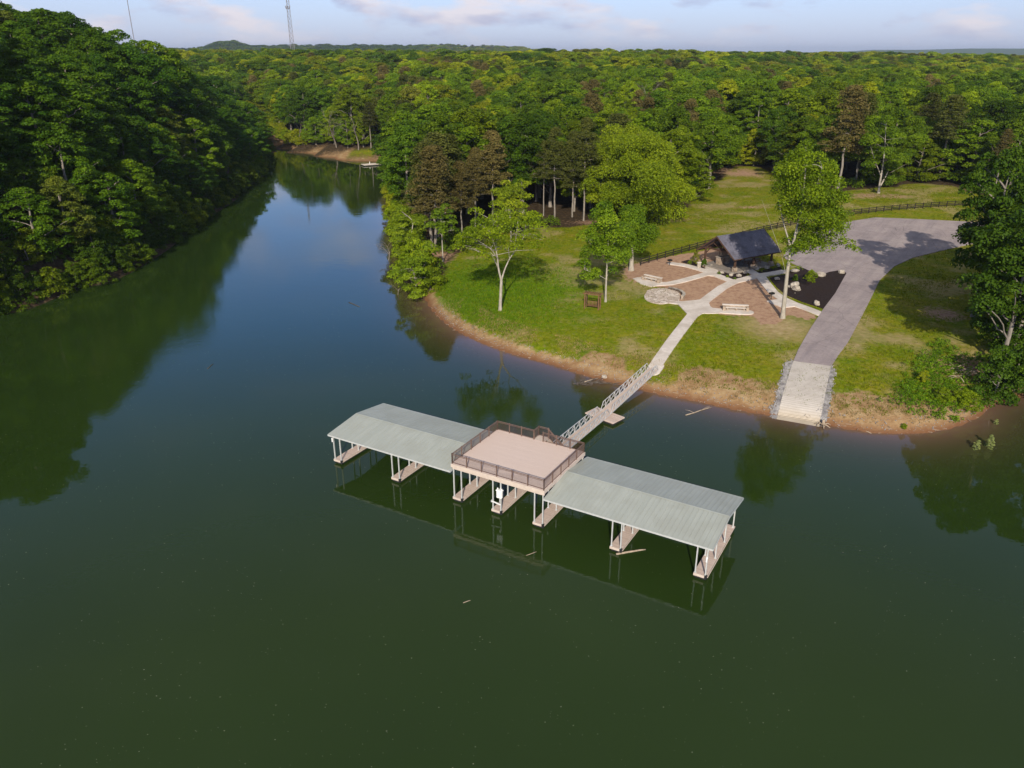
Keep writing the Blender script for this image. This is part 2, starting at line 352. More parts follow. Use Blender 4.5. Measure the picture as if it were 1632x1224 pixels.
# open (treeless) ground: lawn, park and the meadow behind it
OPEN = [at(*p) for p in [(662,487),(688,462),(700,440),(725,405),(760,388),(800,372),(850,362),(905,362),(960,356),(1040,352),(1095,330),(1118,312),(1128,296),
                         (1150,282),(1165,266),(1190,264),(1225,270),(1250,288),(1300,298),(1345,305),(1400,300),(1470,292),(1520,296),(1560,310),(1600,318)]]
OPEN += [(150,196),(134,166),(111,149),(93,137),(83,125),(74,113),(67,103),(61,96),(58.5,88)] + [(50,74),(30,78),(12,88),(-4,104),(-14,122)]
FAR_CLEAR = [at(*p) for p in [(480,241),(530,252),(590,260),(622,257),(628,247),(600,240),(545,243),(495,238)]]
MULCH = [c3(*p) for p in [(80,500),(60,440),(170,400),(420,350),(560,330),(700,300),(900,450),(960,500),(1060,620),(1220,690),(1320,765),(1230,770),(1130,735),(1050,800),(960,800),
                          (880,745),(700,745),(600,690),(480,670),(420,660),(340,570),(200,545),(120,515)]]
def ground_cover():
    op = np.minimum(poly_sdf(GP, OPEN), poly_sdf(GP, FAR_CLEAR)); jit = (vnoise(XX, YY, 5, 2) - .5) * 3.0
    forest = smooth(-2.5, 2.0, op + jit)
    mul = 1 - smooth(-.3, .5, poly_sdf(GP, MULCH))
    nn = vnoise(XX, YY, 6.5, 4) * .65 + vnoise(XX, YY, 2.2, 6) * .35
    bank = np.where(XX < 10, .7 + 1.3 * nn, np.where(XX < 58, .9 + 4.6 * smooth(.3, .85, nn), 1.2))
    bank = bank + 2.2 * np.exp(-((XX - 27) / 4) ** 2) + 2.6 * np.exp(-((XX - 44) / 3.5) ** 2)
    sand = (1 - smooth(-.5, 1.1, GD - bank)) * smooth(0, 6, XX - axis_x(YY))
    dry = smooth(.50, .72, vnoise(XX, YY, 11, 8) * .55 + vnoise(XX, YY, 3.1, 9) * .45) * .6
    tA = at(1240, 520); dry = np.maximum(dry, np.exp(-(((XX - tA[0]) / 5.5) ** 2 + ((YY - tA[1]) / 6) ** 2)) * 1.0)
    # lusher strip under the leaning pale tree
    lush = at(790, 470); dry = dry * (1 - forest); dry = dry * (1 - np.exp(-(((XX - lush[0]) / 13) ** 2 + ((YY - lush[1]) / 16) ** 2)))
    for q, sx, sy in [(at(1180, 275), 9, 12), (at(1195, 330), 5, 2.5), (at(1010, 352), 16, 5), (at(1390, 312), 12, 5), (at(702, 405), 4, 9), (at(1500, 500), 4, 4), (at(1545, 590), 6, 5), (at(1030, 440), 6, 5)]:
        mul = np.maximum(mul, np.exp(-(((XX - q[0]) / sx) ** 2 + ((YY - q[1]) / sy) ** 2)) * (.45 + .5 * nn))
    return np.stack([mul, sand, forest, dry], -1)
COV = ground_cover()

def ground_material():
    m, t, b = mat('ground_cover', .95, .08); lk = t.links.new
    a = N(t, 'ShaderNodeAttribute', attribute_name='cover'); sp = N(t, 'ShaderNodeSeparateColor'); lk(a.outputs['Color'], sp.inputs[0])
    tcn = N(t, 'ShaderNodeTexCoord'); v = tcn.outputs['Object']
    def nzr(scale, stops, detail=6, rough=.65):
        n = N(t, 'ShaderNodeTexNoise'); n.inputs['Scale'].default_value = scale; n.inputs['Detail'].default_value = detail; n.inputs['Roughness'].default_value = rough
        lk(v, n.inputs['Vector']); r = ramp(t, stops); lk(n.outputs['Fac'], r.inputs[0]); return r.outputs[0], n.outputs['Fac']
    def mixc(f, c1, c2, soft=.28):
        n = N(t, 'ShaderNodeTexNoise'); n.inputs['Scale'].default_value = 1.6; n.inputs['Detail'].default_value = 7; lk(v, n.inputs['Vector'])
        ad = N(t, 'ShaderNodeMath', operation='ADD'); lk(f, ad.inputs[0])
        sb = N(t, 'ShaderNodeMath', operation='MULTIPLY_ADD'); lk(n.outputs['Fac'], sb.inputs[0]); sb.inputs[1].default_value = 1.1; sb.inputs[2].default_value = -.55
        lk(sb.outputs[0], ad.inputs[1])
        mr = N(t, 'ShaderNodeMapRange'); mr.inputs[1].default_value = .5 - soft; mr.inputs[2].default_value = .5 + soft; lk(ad.outputs[0], mr.inputs[0])
        x = N(t, 'ShaderNodeMixRGB'); lk(mr.outputs[0], x.inputs[0]); lk(c1, x.inputs[1]); lk(c2, x.inputs[2]); return x.outputs[0]
    g1, gf = nzr(.22, [(.22, (.065,.135,.002)), (.42, (.135,.182,.003)), (.58, (.195,.195,.008)), (.74, (.28,.22,.04))], 10, .74)
    g2, _ = nzr(1.5, [(.30, (.36,.42,.36)), (.5, (.95,.95,.9)), (.70, (1.6,1.45,1.4))], 10, .82)
    gm = N(t, 'ShaderNodeMixRGB', blend_type='MULTIPLY'); gm.inputs[0].default_value = 1; lk(g1, gm.inputs[1]); lk(g2, gm.inputs[2])
    dryc, _ = nzr(1.1, [(.3, (.27,.20,.09)), (.7, (.45,.345,.19))], 8)
    sandc, _ = nzr(.55, [(.28, (.20,.105,.048)), (.5, (.33,.215,.11)), (.74, (.46,.36,.21))], 9, .7)
    mulc, _ = nzr(1.3, [(.28, (.19,.10,.06)), (.5, (.39,.245,.165)), (.7, (.47,.325,.205)), (.85, (.40,.32,.12))], 10, .75)
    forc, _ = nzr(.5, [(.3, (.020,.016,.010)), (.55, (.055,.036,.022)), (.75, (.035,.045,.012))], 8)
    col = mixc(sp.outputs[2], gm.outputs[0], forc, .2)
    al = a.outputs['Alpha']
    lgx = N(t, 'ShaderNodeAttribute', attribute_name='lush'); lgm = N(t, 'ShaderNodeMixRGB'); lk(lgx.outputs['Fac'], lgm.inputs[0]); lk(col, lgm.inputs[1]); lgc, _ = nzr(.9, [(.3, (.045,.125,.002)), (.7, (.12,.215,.003))], 9, .8); lk(lgc, lgm.inputs[2]); col = lgm.outputs[0]
    col = mixc(al, col, dryc, .5)
    col = mixc(sp.outputs[0], col, mulc, .2)
    col = mixc(sp.outputs[1], col, sandc, .25)
    # wet reddish clay at the waterline
    sz = N(t, 'ShaderNodeSeparateXYZ'); lk(v, sz.inputs[0]); wet = N(t, 'ShaderNodeMapRange'); wet.inputs[1].default_value = .10; wet.inputs[2].default_value = .75; wet.inputs[3].default_value = .85; wet.inputs[4].default_value = 0
    lk(sz.outputs[2], wet.inputs[0]); wmu = N(t, 'ShaderNodeMath', operation='MULTIPLY'); lk(wet.outputs[0], wmu.inputs[0]); lk(sp.outputs[1], wmu.inputs[1]); wm = N(t, 'ShaderNodeMixRGB'); lk(wmu.outputs[0], wm.inputs[0]); lk(col, wm.inputs[1]); wm.inputs[2].default_value = (.17,.075,.038,1)
    # distant hills read as woodland
    ln = N(t, 'ShaderNodeVectorMath', operation='LENGTH'); lk(v, ln.inputs[0]); fr = N(t, 'ShaderNodeMapRange'); fr.inputs[1].default_value = 500; fr.inputs[2].default_value = 900; lk(ln.outputs['Value'], fr.inputs[0])
    wood, wf = nzr(.035, [(.3, (.018,.035,.010)), (.5, (.05,.085,.018)), (.72, (.085,.115,.03))], 10, .8)
    fm = N(t, 'ShaderNodeMixRGB'); lk(fr.outputs[0], fm.inputs[0]); lk(wm.outputs[0], fm.inputs[1]); lk(wood, fm.inputs[2])
    lk(fm.outputs[0], b.inputs['Base Color'])
    bn = N(t, 'ShaderNodeBump'); bn.inputs['Distance'].default_value = .10; bn.inputs['Strength'].default_value = .8
    nb = N(t, 'ShaderNodeTexNoise'); nb.inputs['Scale'].default_value = 4; nb.inputs['Detail'].default_value = 8; lk(v, nb.inputs['Vector']); lk(nb.outputs['Fac'], bn.inputs['Height']); lk(bn.outputs[0], b.inputs['Normal'])
    return m
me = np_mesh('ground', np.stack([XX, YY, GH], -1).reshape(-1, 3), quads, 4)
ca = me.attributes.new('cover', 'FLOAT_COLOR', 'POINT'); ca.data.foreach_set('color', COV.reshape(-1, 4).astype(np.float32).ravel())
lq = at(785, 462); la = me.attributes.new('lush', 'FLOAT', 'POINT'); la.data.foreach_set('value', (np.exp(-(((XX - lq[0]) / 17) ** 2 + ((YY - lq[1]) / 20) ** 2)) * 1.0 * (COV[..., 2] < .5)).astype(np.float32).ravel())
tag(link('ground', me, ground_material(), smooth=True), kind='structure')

# lake: one sheet of murky green water with small ripples, silt showing in the shallows
def water_material():
    m, t, b = mat('lake_water', .03, .5); lk = t.links.new
    b.inputs['IOR'].default_value = 1.36; b.inputs['Specular Tint'].default_value = (.82, .90, 1.0, 1)
    tcn = N(t, 'ShaderNodeTexCoord'); v = tcn.outputs['Object']
    rn = N(t, 'ShaderNodeTexNoise'); rn.inputs['Scale'].default_value = .018; rn.inputs['Detail'].default_value = 5; lk(v, rn.inputs['Vector']); rmr = N(t, 'ShaderNodeMapRange'); rmr.inputs[1].default_value = .4; rmr.inputs[2].default_value = .7; rmr.inputs[3].default_value = .004; rmr.inputs[4].default_value = .022; lk(rn.outputs['Fac'], rmr.inputs[0]); lk(rmr.outputs[0], b.inputs['Roughness'])
    a = N(t, 'ShaderNodeAttribute', attribute_name='shallow')
    n = N(t, 'ShaderNodeTexNoise'); n.inputs['Scale'].default_value = .03; n.inputs['Detail'].default_value = 4; lk(v, n.inputs['Vector'])
    r = ramp(t, [(.3, (.0165,.034,.006)), (.7, (.0215,.042,.0075))]); lk(n.outputs['Fac'], r.inputs[0])
    mxn = N(t, 'ShaderNodeMixRGB'); lk(a.outputs['Fac'], mxn.inputs[0]); lk(r.outputs[0], mxn.inputs[1]); mxn.inputs[2].default_value = (.19,.105,.075,1)
    lk(mxn.outputs[0], b.inputs['Base Color'])
    def wav(scale, st, det):
        mpn = N(t, 'ShaderNodeMapping'); mpn.inputs['Scale'].default_value = st; mpn.inputs['Rotation'].default_value = (0, 0, .5); lk(v, mpn.inputs[0])
        q = N(t, 'ShaderNodeTexNoise'); q.inputs['Scale'].default_value = scale; q.inputs['Detail'].default_value = det; lk(mpn.outputs[0], q.inputs['Vector']); return q.outputs['Fac']
    w1 = wav(1.6, (1, 1.8, 1), 3); w2 = wav(.35, (1, 1.5, 1), 2)
    pt = N(t, 'ShaderNodeTexNoise'); pt.inputs['Scale'].default_value = .022; pt.inputs['Detail'].default_value = 3; lk(v, pt.inputs['Vector'])
    pr = N(t, 'ShaderNodeMapRange'); pr.inputs[1].default_value = .42; pr.inputs[2].default_value = .62; pr.inputs[3].default_value = .25; pr.inputs[4].default_value = 1.6; lk(pt.outputs['Fac'], pr.inputs[0])
    m1 = N(t, 'ShaderNodeMath', operation='MULTIPLY'); lk(w1, m1.inputs[0]); lk(pr.outputs[0], m1.inputs[1])
    ad = N(t, 'ShaderNodeMath', operation='MULTIPLY_ADD'); lk(w2, ad.inputs[0]); ad.inputs[1].default_value = 1.2; lk(m1.outputs[0], ad.inputs[2])
    bn = N(t, 'ShaderNodeBump'); bn.inputs['Distance'].default_value = .020; bn.inputs['Strength'].default_value = .30; lk(ad.outputs[0], bn.inputs['Height']); lk(bn.outputs[0], b.inputs['Normal'])
    return m
keep = ((GH < .45) & (YY < 600) & (np.abs(XX) < 420))
kf = keep.reshape(-1)[quads].any(1); wq = quads[kf]; used = np.unique(wq); rm = np.full(nxg * nyg, -1); rm[used] = np.arange(len(used))
me = np_mesh('lake_water', np.stack([XX.ravel()[used], YY.ravel()[used], np.zeros(len(used))], -1), rm[wq], 4)
sa = me.attributes.new('shallow', 'FLOAT', 'POINT'); sa.data.foreach_set('value', (np.exp(np.minimum(GD.ravel()[used], 0) / 3.2) * .9 * (XX.ravel()[used] > -40)).astype(np.float32))
tag(link('lake_water', me, water_material(), smooth=True), kind='structure')

# ------------------------------------------------------------------ laid surfaces (paths, road, ramp, beds) cut from signed distances
def sheet(name, fn, bbox, res, off, m, skirt=.25, kind='structure', zfun=None):
    x0, y0, x1, y1 = bbox; xs = np.arange(x0, x1, res); ys = np.arange(y0, y1, res); X, Y = np.meshgrid(xs, ys); P = np.stack([X, Y], -1)
    f = fn(P); verts = []; vid = {}; polys = []; edges = {}
    def vget(key, p):
        if key not in vid: vid[key] = len(verts); verts.append(p)
        return vid[key]
    ny, nx = f.shape
    for j in range(ny - 1):
        row = (f[j] < 0) | (f[j + 1] < 0)
        for i in np.nonzero(row[:-1] | row[1:])[0]:
            c = [(i, j), (i + 1, j), (i + 1, j + 1), (i, j + 1)]; fv = [f[q[1], q[0]] for q in c]
            if min(fv) >= 0: continue
            pl = []
            for k in range(4):
                a, b = c[k], c[(k + 1) % 4]; fa, fb = fv[k], fv[(k + 1) % 4]
                if fa < 0: pl.append(vget(('n',) + a, (xs[a[0]], ys[a[1]])))
                if (fa < 0) != (fb < 0):
                    tt = fa / (fa - fb); key = ('e',) + tuple(sorted([a, b]))
                    pl.append(vget(key, (xs[a[0]] + (xs[b[0]] - xs[a[0]]) * tt, ys[a[1]] + (ys[b[1]] - ys[a[1]]) * tt)))
            if len(pl) >= 3: polys.append(pl)
    V = np.array(verts); Z = (zfun(V) if zfun else terrain(V)) + off
    for pl in polys:
        for a, b in zip(pl, pl[1:] + pl[:1]):
            if (b, a) in edges: edges.pop((b, a))
            else: edges[(a, b)] = 1
    vv = [(p[0], p[1], z) for p, z in zip(V, Z)]; n = len(vv); low = {}
    for (a, b) in edges:
        for q in (a, b):
            if q not in low: low[q] = len(vv); vv.append((V[q][0], V[q][1], Z[q] - skirt))
    fs = [tuple(p) for p in polys] + [(b, a, low[a], low[b]) for (a, b) in edges]
    me = bpy.data.meshes.new(name); me.from_pydata(vv, [], fs); me.update()
    return tag(link(name, me, m), kind=kind)
def bb(pts, pad=3):
    a = np.array(pts); return (a[:, 0].min() - pad, a[:, 1].min() - pad, a[:, 0].max() + pad, a[:, 1].max() + pad)

P_main = [at(1041, 590), at(1074, 541), at(1106, 500), c3(525, 705), c3(600, 640), c3(700, 565), c3(770, 530), c3(860, 508), c3(930, 490), c3(1010, 478), c3(1100, 462)]
P_front = [c3(770, 530), c3(640, 478), c3(560, 450), c3(470, 425), c3(370, 410)]
P_bench = [c3(610, 474), c3(520, 500), c3(440, 522), c3(360, 540), c3(280, 545), c3(200, 525), c3(160, 510)]
P_patio = [c3(520, 690), c3(440, 668), c3(380, 662), c3(320, 650)]
P_right = [c3(540, 705), c3(620, 712), c3(720, 722), c3(820, 728), c3(862, 728)]
P_road = [c3(945, 490), c3(985, 545), c3(1030, 600), c3(1090, 640), c3(1160, 672), c3(1240, 700), c3(1335, 738)]
P_step = [c3(850, 440), c3(905, 475), c3(950, 505)]
P_step2 = [c3(625, 425), c3(632, 480)]
PAD = [c3(985, 655), c3(1090, 640), c3(1215, 685), c3(1090, 698)]
PADB = [c3(115, 508), c3(240, 490), c3(330, 545), c3(240, 562), c3(170, 545)]
JUN = [c3(410, 675), c3(470, 740), c3(485, 765), c3(520, 765), c3(570, 735), c3(680, 735), c3(620, 690), c3(600, 640), c3(520, 650), c3(440, 658)]
def path_sdf(P):
    f = line_sdf(P, P_main, 1.75)
    for l, wd in ((P_front, 1.6), (P_bench, 1.65), (P_patio, 1.5), (P_right, 1.9), (P_road, 1.75), (P_step, 1.7), (P_step2, 2.2)): f = np.minimum(f, line_sdf(P, l, wd))
    for pg in (PAD, PADB, JUN): f = np.minimum(f, poly_sdf(P, pg))
    return np.maximum(f, -poly_sdf(P, ROAD) - .0)
ROADPX = [(1264,577),(1272,558),(1291,525),(1312,493),(1331,468),(1349,436),(1340,431),(1322,434),(1305,440),(1285,430),(1262,420),(1248,410),(1255,395),(1290,372),(1330,358),(1362,352),(1395,347),(1470,350),(1549,354),(1600,356)]
ROADPX2 = [(1549,389),(1500,400),(1455,411),(1425,425),(1402,447),(1382,488),(1352,545),(1324,585)]
ROAD = [at(*p) for p in ROADPX] + [(140,172),(128,158)] + [at(*p) for p in ROADPX2]
RAMP = [at(1264, 577), at(1324, 585), at(1307, 672), at(1304, 688), at(1235, 676), at(1240, 660)]
BED = [c3(*p) for p in [(1005,505),(1060,488),(1110,484),(1180,436),(1260,444),(1330,472),(1440,455),(1500,456),(1514,474),(1490,520),(1362,706),(1210,656),(1110,612),(1050,562)]]
BED2 = [c3(*p) for p in [(655,480),(775,523),(897,498),(838,470),(760,476),(700,460)]]
BED3 = [c3(*p) for p in [(903,468),(950,490),(1095,464),(1080,432),(1000,445)]]
BED4 = [c3(*p) for p in [(430,400),(505,420),(592,462),(606,452),(560,425),(480,385)]]
sheet('asphalt_road', lambda P: poly_sdf(P, ROAD), bb(ROAD), .5, .09, M['asphalt'])
sheet('concrete_path', path_sdf, bb(P_main + P_bench + P_road + P_front), .22, .13, M['concrete'])
sheet('boat_ramp', lambda P: np.maximum(poly_sdf(P, RAMP), -poly_sdf(P, ROAD)), bb(RAMP), .3, .16, M['ramp_concrete'])
def bedf(P):
    f = poly_sdf(P, BED)
    for q in (BED2, BED3, BED4): f = np.minimum(f, poly_sdf(P, q))
    return np.maximum(np.maximum(f, -path_sdf(P) ), -poly_sdf(P, ROAD))
sheet('mulch_bed', bedf, bb(BED + BED2 + BED3 + BED4), .22, .11, M['dark_mulch'])
PC = c3(305, 622); PCx, PCy = PC
def flag_material():
    m, t, b = mat('flagstone', .85, .2); lk = t.links.new; tcn = N(t, 'ShaderNodeTexCoord')
    v1 = N(t, 'ShaderNodeTexVoronoi'); v1.inputs['Scale'].default_value = 1.5; lk(tcn.outputs['Object'], v1.inputs['Vector'])
    v2 = N(t, 'ShaderNodeTexVoronoi', feature='DISTANCE_TO_EDGE'); v2.inputs['Scale'].default_value = 1.5; lk(tcn.outputs['Object'], v2.inputs['Vector'])
    s = N(t, 'ShaderNodeSeparateColor'); lk(v1.outputs['Color'], s.inputs[0]); r = ramp(t, [(0, (.40,.33,.27)), (.5, (.56,.47,.40)), (1, (.67,.60,.53))]); lk(s.outputs[0], r.inputs[0])
    g = N(t, 'ShaderNodeMath', operation='LESS_THAN'); g.inputs[1].default_value = .04; lk(v2.outputs['Distance'], g.inputs[0])
    x = N(t, 'ShaderNodeMixRGB'); lk(g.outputs[0], x.inputs[0]); lk(r.outputs[0], x.inputs[1]); x.inputs[2].default_value = (.30,.24,.19,1); lk(x.outputs[0], b.inputs['Base Color']); return m
M['flag'] = flag_material()
PR = [c3(x, y) for x, y in [(185,630),(205,600),(210,585),(270,572),(340,574),(400,590),(425,615),(420,655),(360,668),(290,676),(215,658)]]
sheet('stone_patio', lambda P: poly_sdf(P, chaikin(PR, 1)), bb(PR), .22, .16, M['flag'])

# ------------------------------------------------------------------ trees: prototypes
def tubes_mesh(lines, k=6):
    V = []; F = []; n = 0
    for pts, rad in lines:
        pts = np.asarray(pts, float); m_ = len(pts); rad = np.asarray(rad, float)
        d = np.gradient(pts, axis=0); d /= np.maximum(np.linalg.norm(d, axis=1, keepdims=True), 1e-9)
        u = np.where(np.abs(d[:, 2:3]) < .9, np.array([[0, 0, 1.]]), np.array([[1., 0, 0]])); x = np.cross(d, u); x /= np.linalg.norm(x, axis=1, keepdims=True); y = np.cross(x, d)
        a = np.linspace(0, 2 * np.pi, k, endpoint=False)
        V.append((pts[:, None] + rad[:, None, None] * (x[:, None] * np.cos(a)[None, :, None] + y[:, None] * np.sin(a)[None, :, None])).reshape(-1, 3))
        i = np.arange(m_ - 1)[:, None] * k; j = np.arange(k)[None]; jn = (j + 1) % k
        F.append((np.stack([i + j, i + jn, i + jn + k, i + j + k], -1)).reshape(-1, 4) + n); n += m_ * k
    return np.concatenate(V), np.concatenate(F)

def curve(a, b, n=6, sag=0.0, wob=.0, r=None):
    r = r or rng
    t = np.linspace(0, 1, n)[:, None]; p = np.asarray(a)[None] * (1 - t) + np.asarray(b)[None] * t
    p = p + np.array([0, 0, 1.]) * (np.sin(t * np.pi) * sag) + r.normal(0, 1, (n, 3)) * wob * np.sin(t * np.pi)
    return p

def leaves_from_lobes(lobes, per, leaf, r, flat=.6, up=.4, jit=.7):
    """lobes: rows x,y,z,radius. Returns kite verts, quads, per-face tone"""
    P = []; Nn = []; T = []
    for x, y, z, lr in lobes:
        n = max(8, int(per * lr * lr)); d = r.normal(0, 1, (n, 3)); d /= np.linalg.norm(d, axis=1, keepdims=True); d[:, 2] = np.where(d[:, 2] < -.35, -d[:, 2], d[:, 2])
        rad = lr * r.uniform(.55, 1.08, (n, 1)) ** .7
        P.append(np.array([x, y, z]) + d * rad * np.array([1, 1, flat]))
        q = d + r.normal(0, jit, (n, 3)) + np.array([0, 0, up]); Nn.append(q / np.linalg.norm(q, axis=1, keepdims=True))
        T.append(np.clip(.5 + r.normal(0, .13) + r.normal(0, .16, n), 0, 1))
    P = np.concatenate(P); Nn = np.concatenate(Nn); T = np.concatenate(T); n = len(P)
    a = r.normal(0, 1, (n, 3)); t1 = np.cross(Nn, a); t1 /= np.linalg.norm(t1, axis=1, keepdims=True); t2 = np.cross(Nn, t1)
    L_ = leaf * r.uniform(.65, 1.35, (n, 1)); W_ = L_ * r.uniform(.28, .42, (n, 1)); bend = Nn * L_ * r.uniform(-.18, .18, (n, 1))
    v = np.stack([P - t1 * L_ * .5, P + t2 * W_ + bend, P + t1 * L_ * .5, P - t2 * W_ + bend], 1).reshape(-1, 3)
    return v, np.arange(4 * n).reshape(-1, 4), T

def prof_round(t): return np.sin(np.pi * np.clip(t * .86 + .12, 0, 1)) ** .55
def prof_cone(t): return (1 - t) ** .75 * .95 + .08
def prof_dome(t): return np.sqrt(np.clip(1 - t * t, 0, 1)) * .95 + .04
def prof_egg(t): return np.sin(np.pi * np.clip(t ** .72 * .9 + .08, 0, 1)) ** .6

def crown_lobes(r, Rad, z0, z1, n, prof, lr=(.2, .36), shell=(.45, 1.0), fz=1.0):
    out = []; ph = r.uniform(0, 6.28, 3)
    for i in range(n):
        t = ((i + r.uniform(0, 1)) / n); ang = i * 2.399 + r.normal(0, .35)
        lump = 1 + .16 * math.sin(2 * ang + ph[0]) + .12 * math.sin(3 * ang + ph[1] + 4 * t)
        rr = Rad * prof(np.array(t)) * lump * math.sqrt(r.uniform(shell[0] ** 2, shell[1] ** 2)); lrad = Rad * r.uniform(*lr) * (1 - .25 * t)
        rr = max(0, rr - lrad * .45)
        out.append((rr * math.cos(ang), rr * math.sin(ang), z0 + (z1 - z0) * t - lrad * .2, lrad))
    return out

def tree_meshes(name, seed, H, Rad, base, nl, per, leaf, prof, flat=.6, tr=.26, limbs=10, lr=(.2, .36), shell=(.45, 1.0), lean=0, barkmat='bark', up=.4):
    r = np.random.default_rng(seed); z0 = H * base
    lobes = crown_lobes(r, Rad, z0 + Rad * .12, H - Rad * .15, nl, prof, lr, shell)
    v, f, T = leaves_from_lobes(lobes, per, leaf, r, flat, up)
    me = np_mesh(name + '_crown', v, f, 4); lv = me.attributes.new('leafvar', 'FLOAT', 'FACE'); lv.data.foreach_set('value', T.astype(np.float32)); me.materials.append(M['leaf'])
    top = np.array([r.normal(0, .4), r.normal(0, .4), H * .86]); stem = curve((0, 0, -.6), top, 9, 0, .12 * Rad / 5, r)
    lines = [(stem, tr * (1 - np.linspace(0, 1, 9)) ** .8 + .04)]; lines[0][1][0] *= 1.35
    pick = r.choice(len(lobes), min(limbs, len(lobes)), replace=False)
    for i in pick:
        L4 = np.array(lobes[i][:3]); zb = max(z0 * .7, L4[2] - np.hypot(L4[0], L4[1]) * .75); k = np.argmin(np.abs(stem[:, 2] - zb)); b = stem[k]
        lines.append((curve(b, L4, 6, .2, .12, r), np.linspace(tr * .42, .035, 6)))
    tv, tf = tubes_mesh(lines); tm = np_mesh(name + '_trunk', tv, tf, 4); tm.materials.append(M[barkmat]); tm.polygons.foreach_set('use_smooth', np.ones(len(tm.polygons), bool))
    return me, tm

def pine_meshes(name, seed, H, Rad, base, per, leaf, whorls=11):
    r = np.random.default_rng(seed); lobes = []; lines = []
    stem = curve((0, 0, -.6), (r.normal(0, .3), r.normal(0, .3), H * .97), 9, 0, .1, r); lines.append((stem, np.linspace(.24, .04, 9)))
    for i in range(whorls):
        t = i / (whorls - 1); z = H * (base + (.97 - base) * t); L_ = Rad * (1 - t) ** .65 * r.uniform(.75, 1.1) + .35
        k = r.integers(4, 7); a0 = r.uniform(0, 6.28)
        for j in range(k):
            if r.uniform() < .12: continue
            a = a0 + j * 6.283 / k + r.normal(0, .2); Lb = L_ * r.uniform(.7, 1.1); rise = Lb * (.05 + .35 * t); e = np.array([Lb * math.cos(a), Lb * math.sin(a), z + rise])
            c0 = np.array([np.interp(z, stem[:, 2], stem[:, 0]), np.interp(z, stem[:, 2], stem[:, 1]), z])
            lines.append((curve(c0, e, 5, -.1, .05, r), np.linspace(.07, .02, 5)))
            for s in (.45, .75, 1.0):
                p = c0 * (1 - s) + e * s; lobes.append((p[0], p[1], p[2] + .1, (.62 + .5 * r.uniform()) * (1.15 - .2 * s) * Rad / 3.2))
    v, f, T = leaves_from_lobes(lobes, per, leaf, r, .8, .3, .9)
    me = np_mesh(name + '_crown', v, f, 4); lv = me.attributes.new('leafvar', 'FLOAT', 'FACE'); lv.data.foreach_set('value', T.astype(np.float32)); me.materials.append(M['leaf'])
    tv, tf = tubes_mesh(lines, 5); tm = np_mesh(name + '_trunk', tv, tf, 4); tm.materials.append(M['bark']); tm.polygons.foreach_set('use_smooth', np.ones(len(tm.polygons), bool))
    return me, tm

def bare_lines(r, p, d, L_, rad, depth, lines, spread=.55):
    n = 4; pts = [np.array(p, float)]; dd = np.array(d, float)
    for _ in range(n):
        dd = dd + r.normal(0, .1, 3); dd /= np.linalg.norm(dd); pts.append(pts[-1] + dd * L_ / n)
    lines.append((np.array(pts), np.linspace(rad, rad * .55, n + 1)))
    if depth:
        for _ in range(r.integers(2, 4)):
            q = dd + r.normal(0, spread, 3); q[2] = abs(q[2]) * .6 + .25; q /= np.linalg.norm(q)
            s = r.integers(2, n + 1); bare_lines(r, pts[s], q, L_ * r.uniform(.5, .8), rad * .52, depth - 1, lines, spread)
def bare_mesh(name, seed, H, m='dead_wood', depth=4, spread=.55, first=.4):
    r = np.random.default_rng(seed); lines = []; bare_lines(r, (0, 0, -.5), (0, 0, 1), H * first, H * .012 + .05, depth, lines, spread)
    tv, tf = tubes_mesh(lines, 5); tm = np_mesh(name, tv, tf, 4); tm.materials.append(M[m]); return tm

PROTO = {}
for i, (pf, sd, H, Rd, bs, nl, fl) in enumerate([(prof_round, 11, 20, 5.6, .30, 74, .75), (prof_egg, 12, 21, 5.2, .28, 80, .72), (prof_round, 13, 19, 6.2, .34, 84, .8), (prof_egg, 14, 22, 4.9, .24, 80, .7), (prof_round, 15, 18, 5.4, .26, 66, .62),
      (prof_egg, 16, 15, 5.2, .03, 84, .7), (prof_egg, 17, 17, 5.0, .06, 84, .72)]):
    PROTO['broad', i] = tree_meshes('broadleaf', sd, H, Rd, bs, nl, 185, .32, pf, fl, lr=(.15, .29)) + (H, Rd)
for i, (sd, H, Rd, bs) in enumerate([(21, 22, 3.4, .46), (22, 20, 3.7, .38), (23, 23, 3.0, .52)]):
    PROTO['pine', i] = pine_meshes('pine', sd, H, Rd, bs, 90, .31) + (H, Rd)
for i, (sd, H, Rd) in enumerate([(31, 7, 4.2), (32, 6, 3.8), (33, 9, 4.0)]):
    PROTO['shrub', i] = tree_meshes('shrub', sd, H, Rd, 00.0, 36, 160, .32, prof_dome, .65, .12, 7) + (H, Rd)
for i, (sd, H) in enumerate([(41, 17), (42, 15)]):
    PROTO['bare', i] = (None, bare_mesh('bare', sd, H, depth=5), H, 3.5)

def tree_thing(kind, var, x, y, H, rz, tint, label, cat='tree', group=None, wide=1.0, z=None, name=None, tmat=None):
    cm, tm, h0, r0 = PROTO[kind, var]
    nm = name or {'broad': 'broadleaf_tree', 'pine': 'pine_tree', 'shrub': 'shrub', 'bare': 'bare_tree'}[kind]
    e = empty(nm, (x, y, hz_at(x, y) if z is None else z), rz); s = H / h0; e.scale = (s * wide, s * wide, s); tag(e, label, cat, group)
    t = bpy.data.objects.new('trunk', tm); C.objects.link(t); t.parent = e
    if tmat: t.material_slots[0].link = 'OBJECT'; t.material_slots[0].material = M[tmat]
    if cm is not None:
        c = bpy.data.objects.new('crown', cm); C.objects.link(c); c.parent = e; c.color = (*tint, 1)
    return e

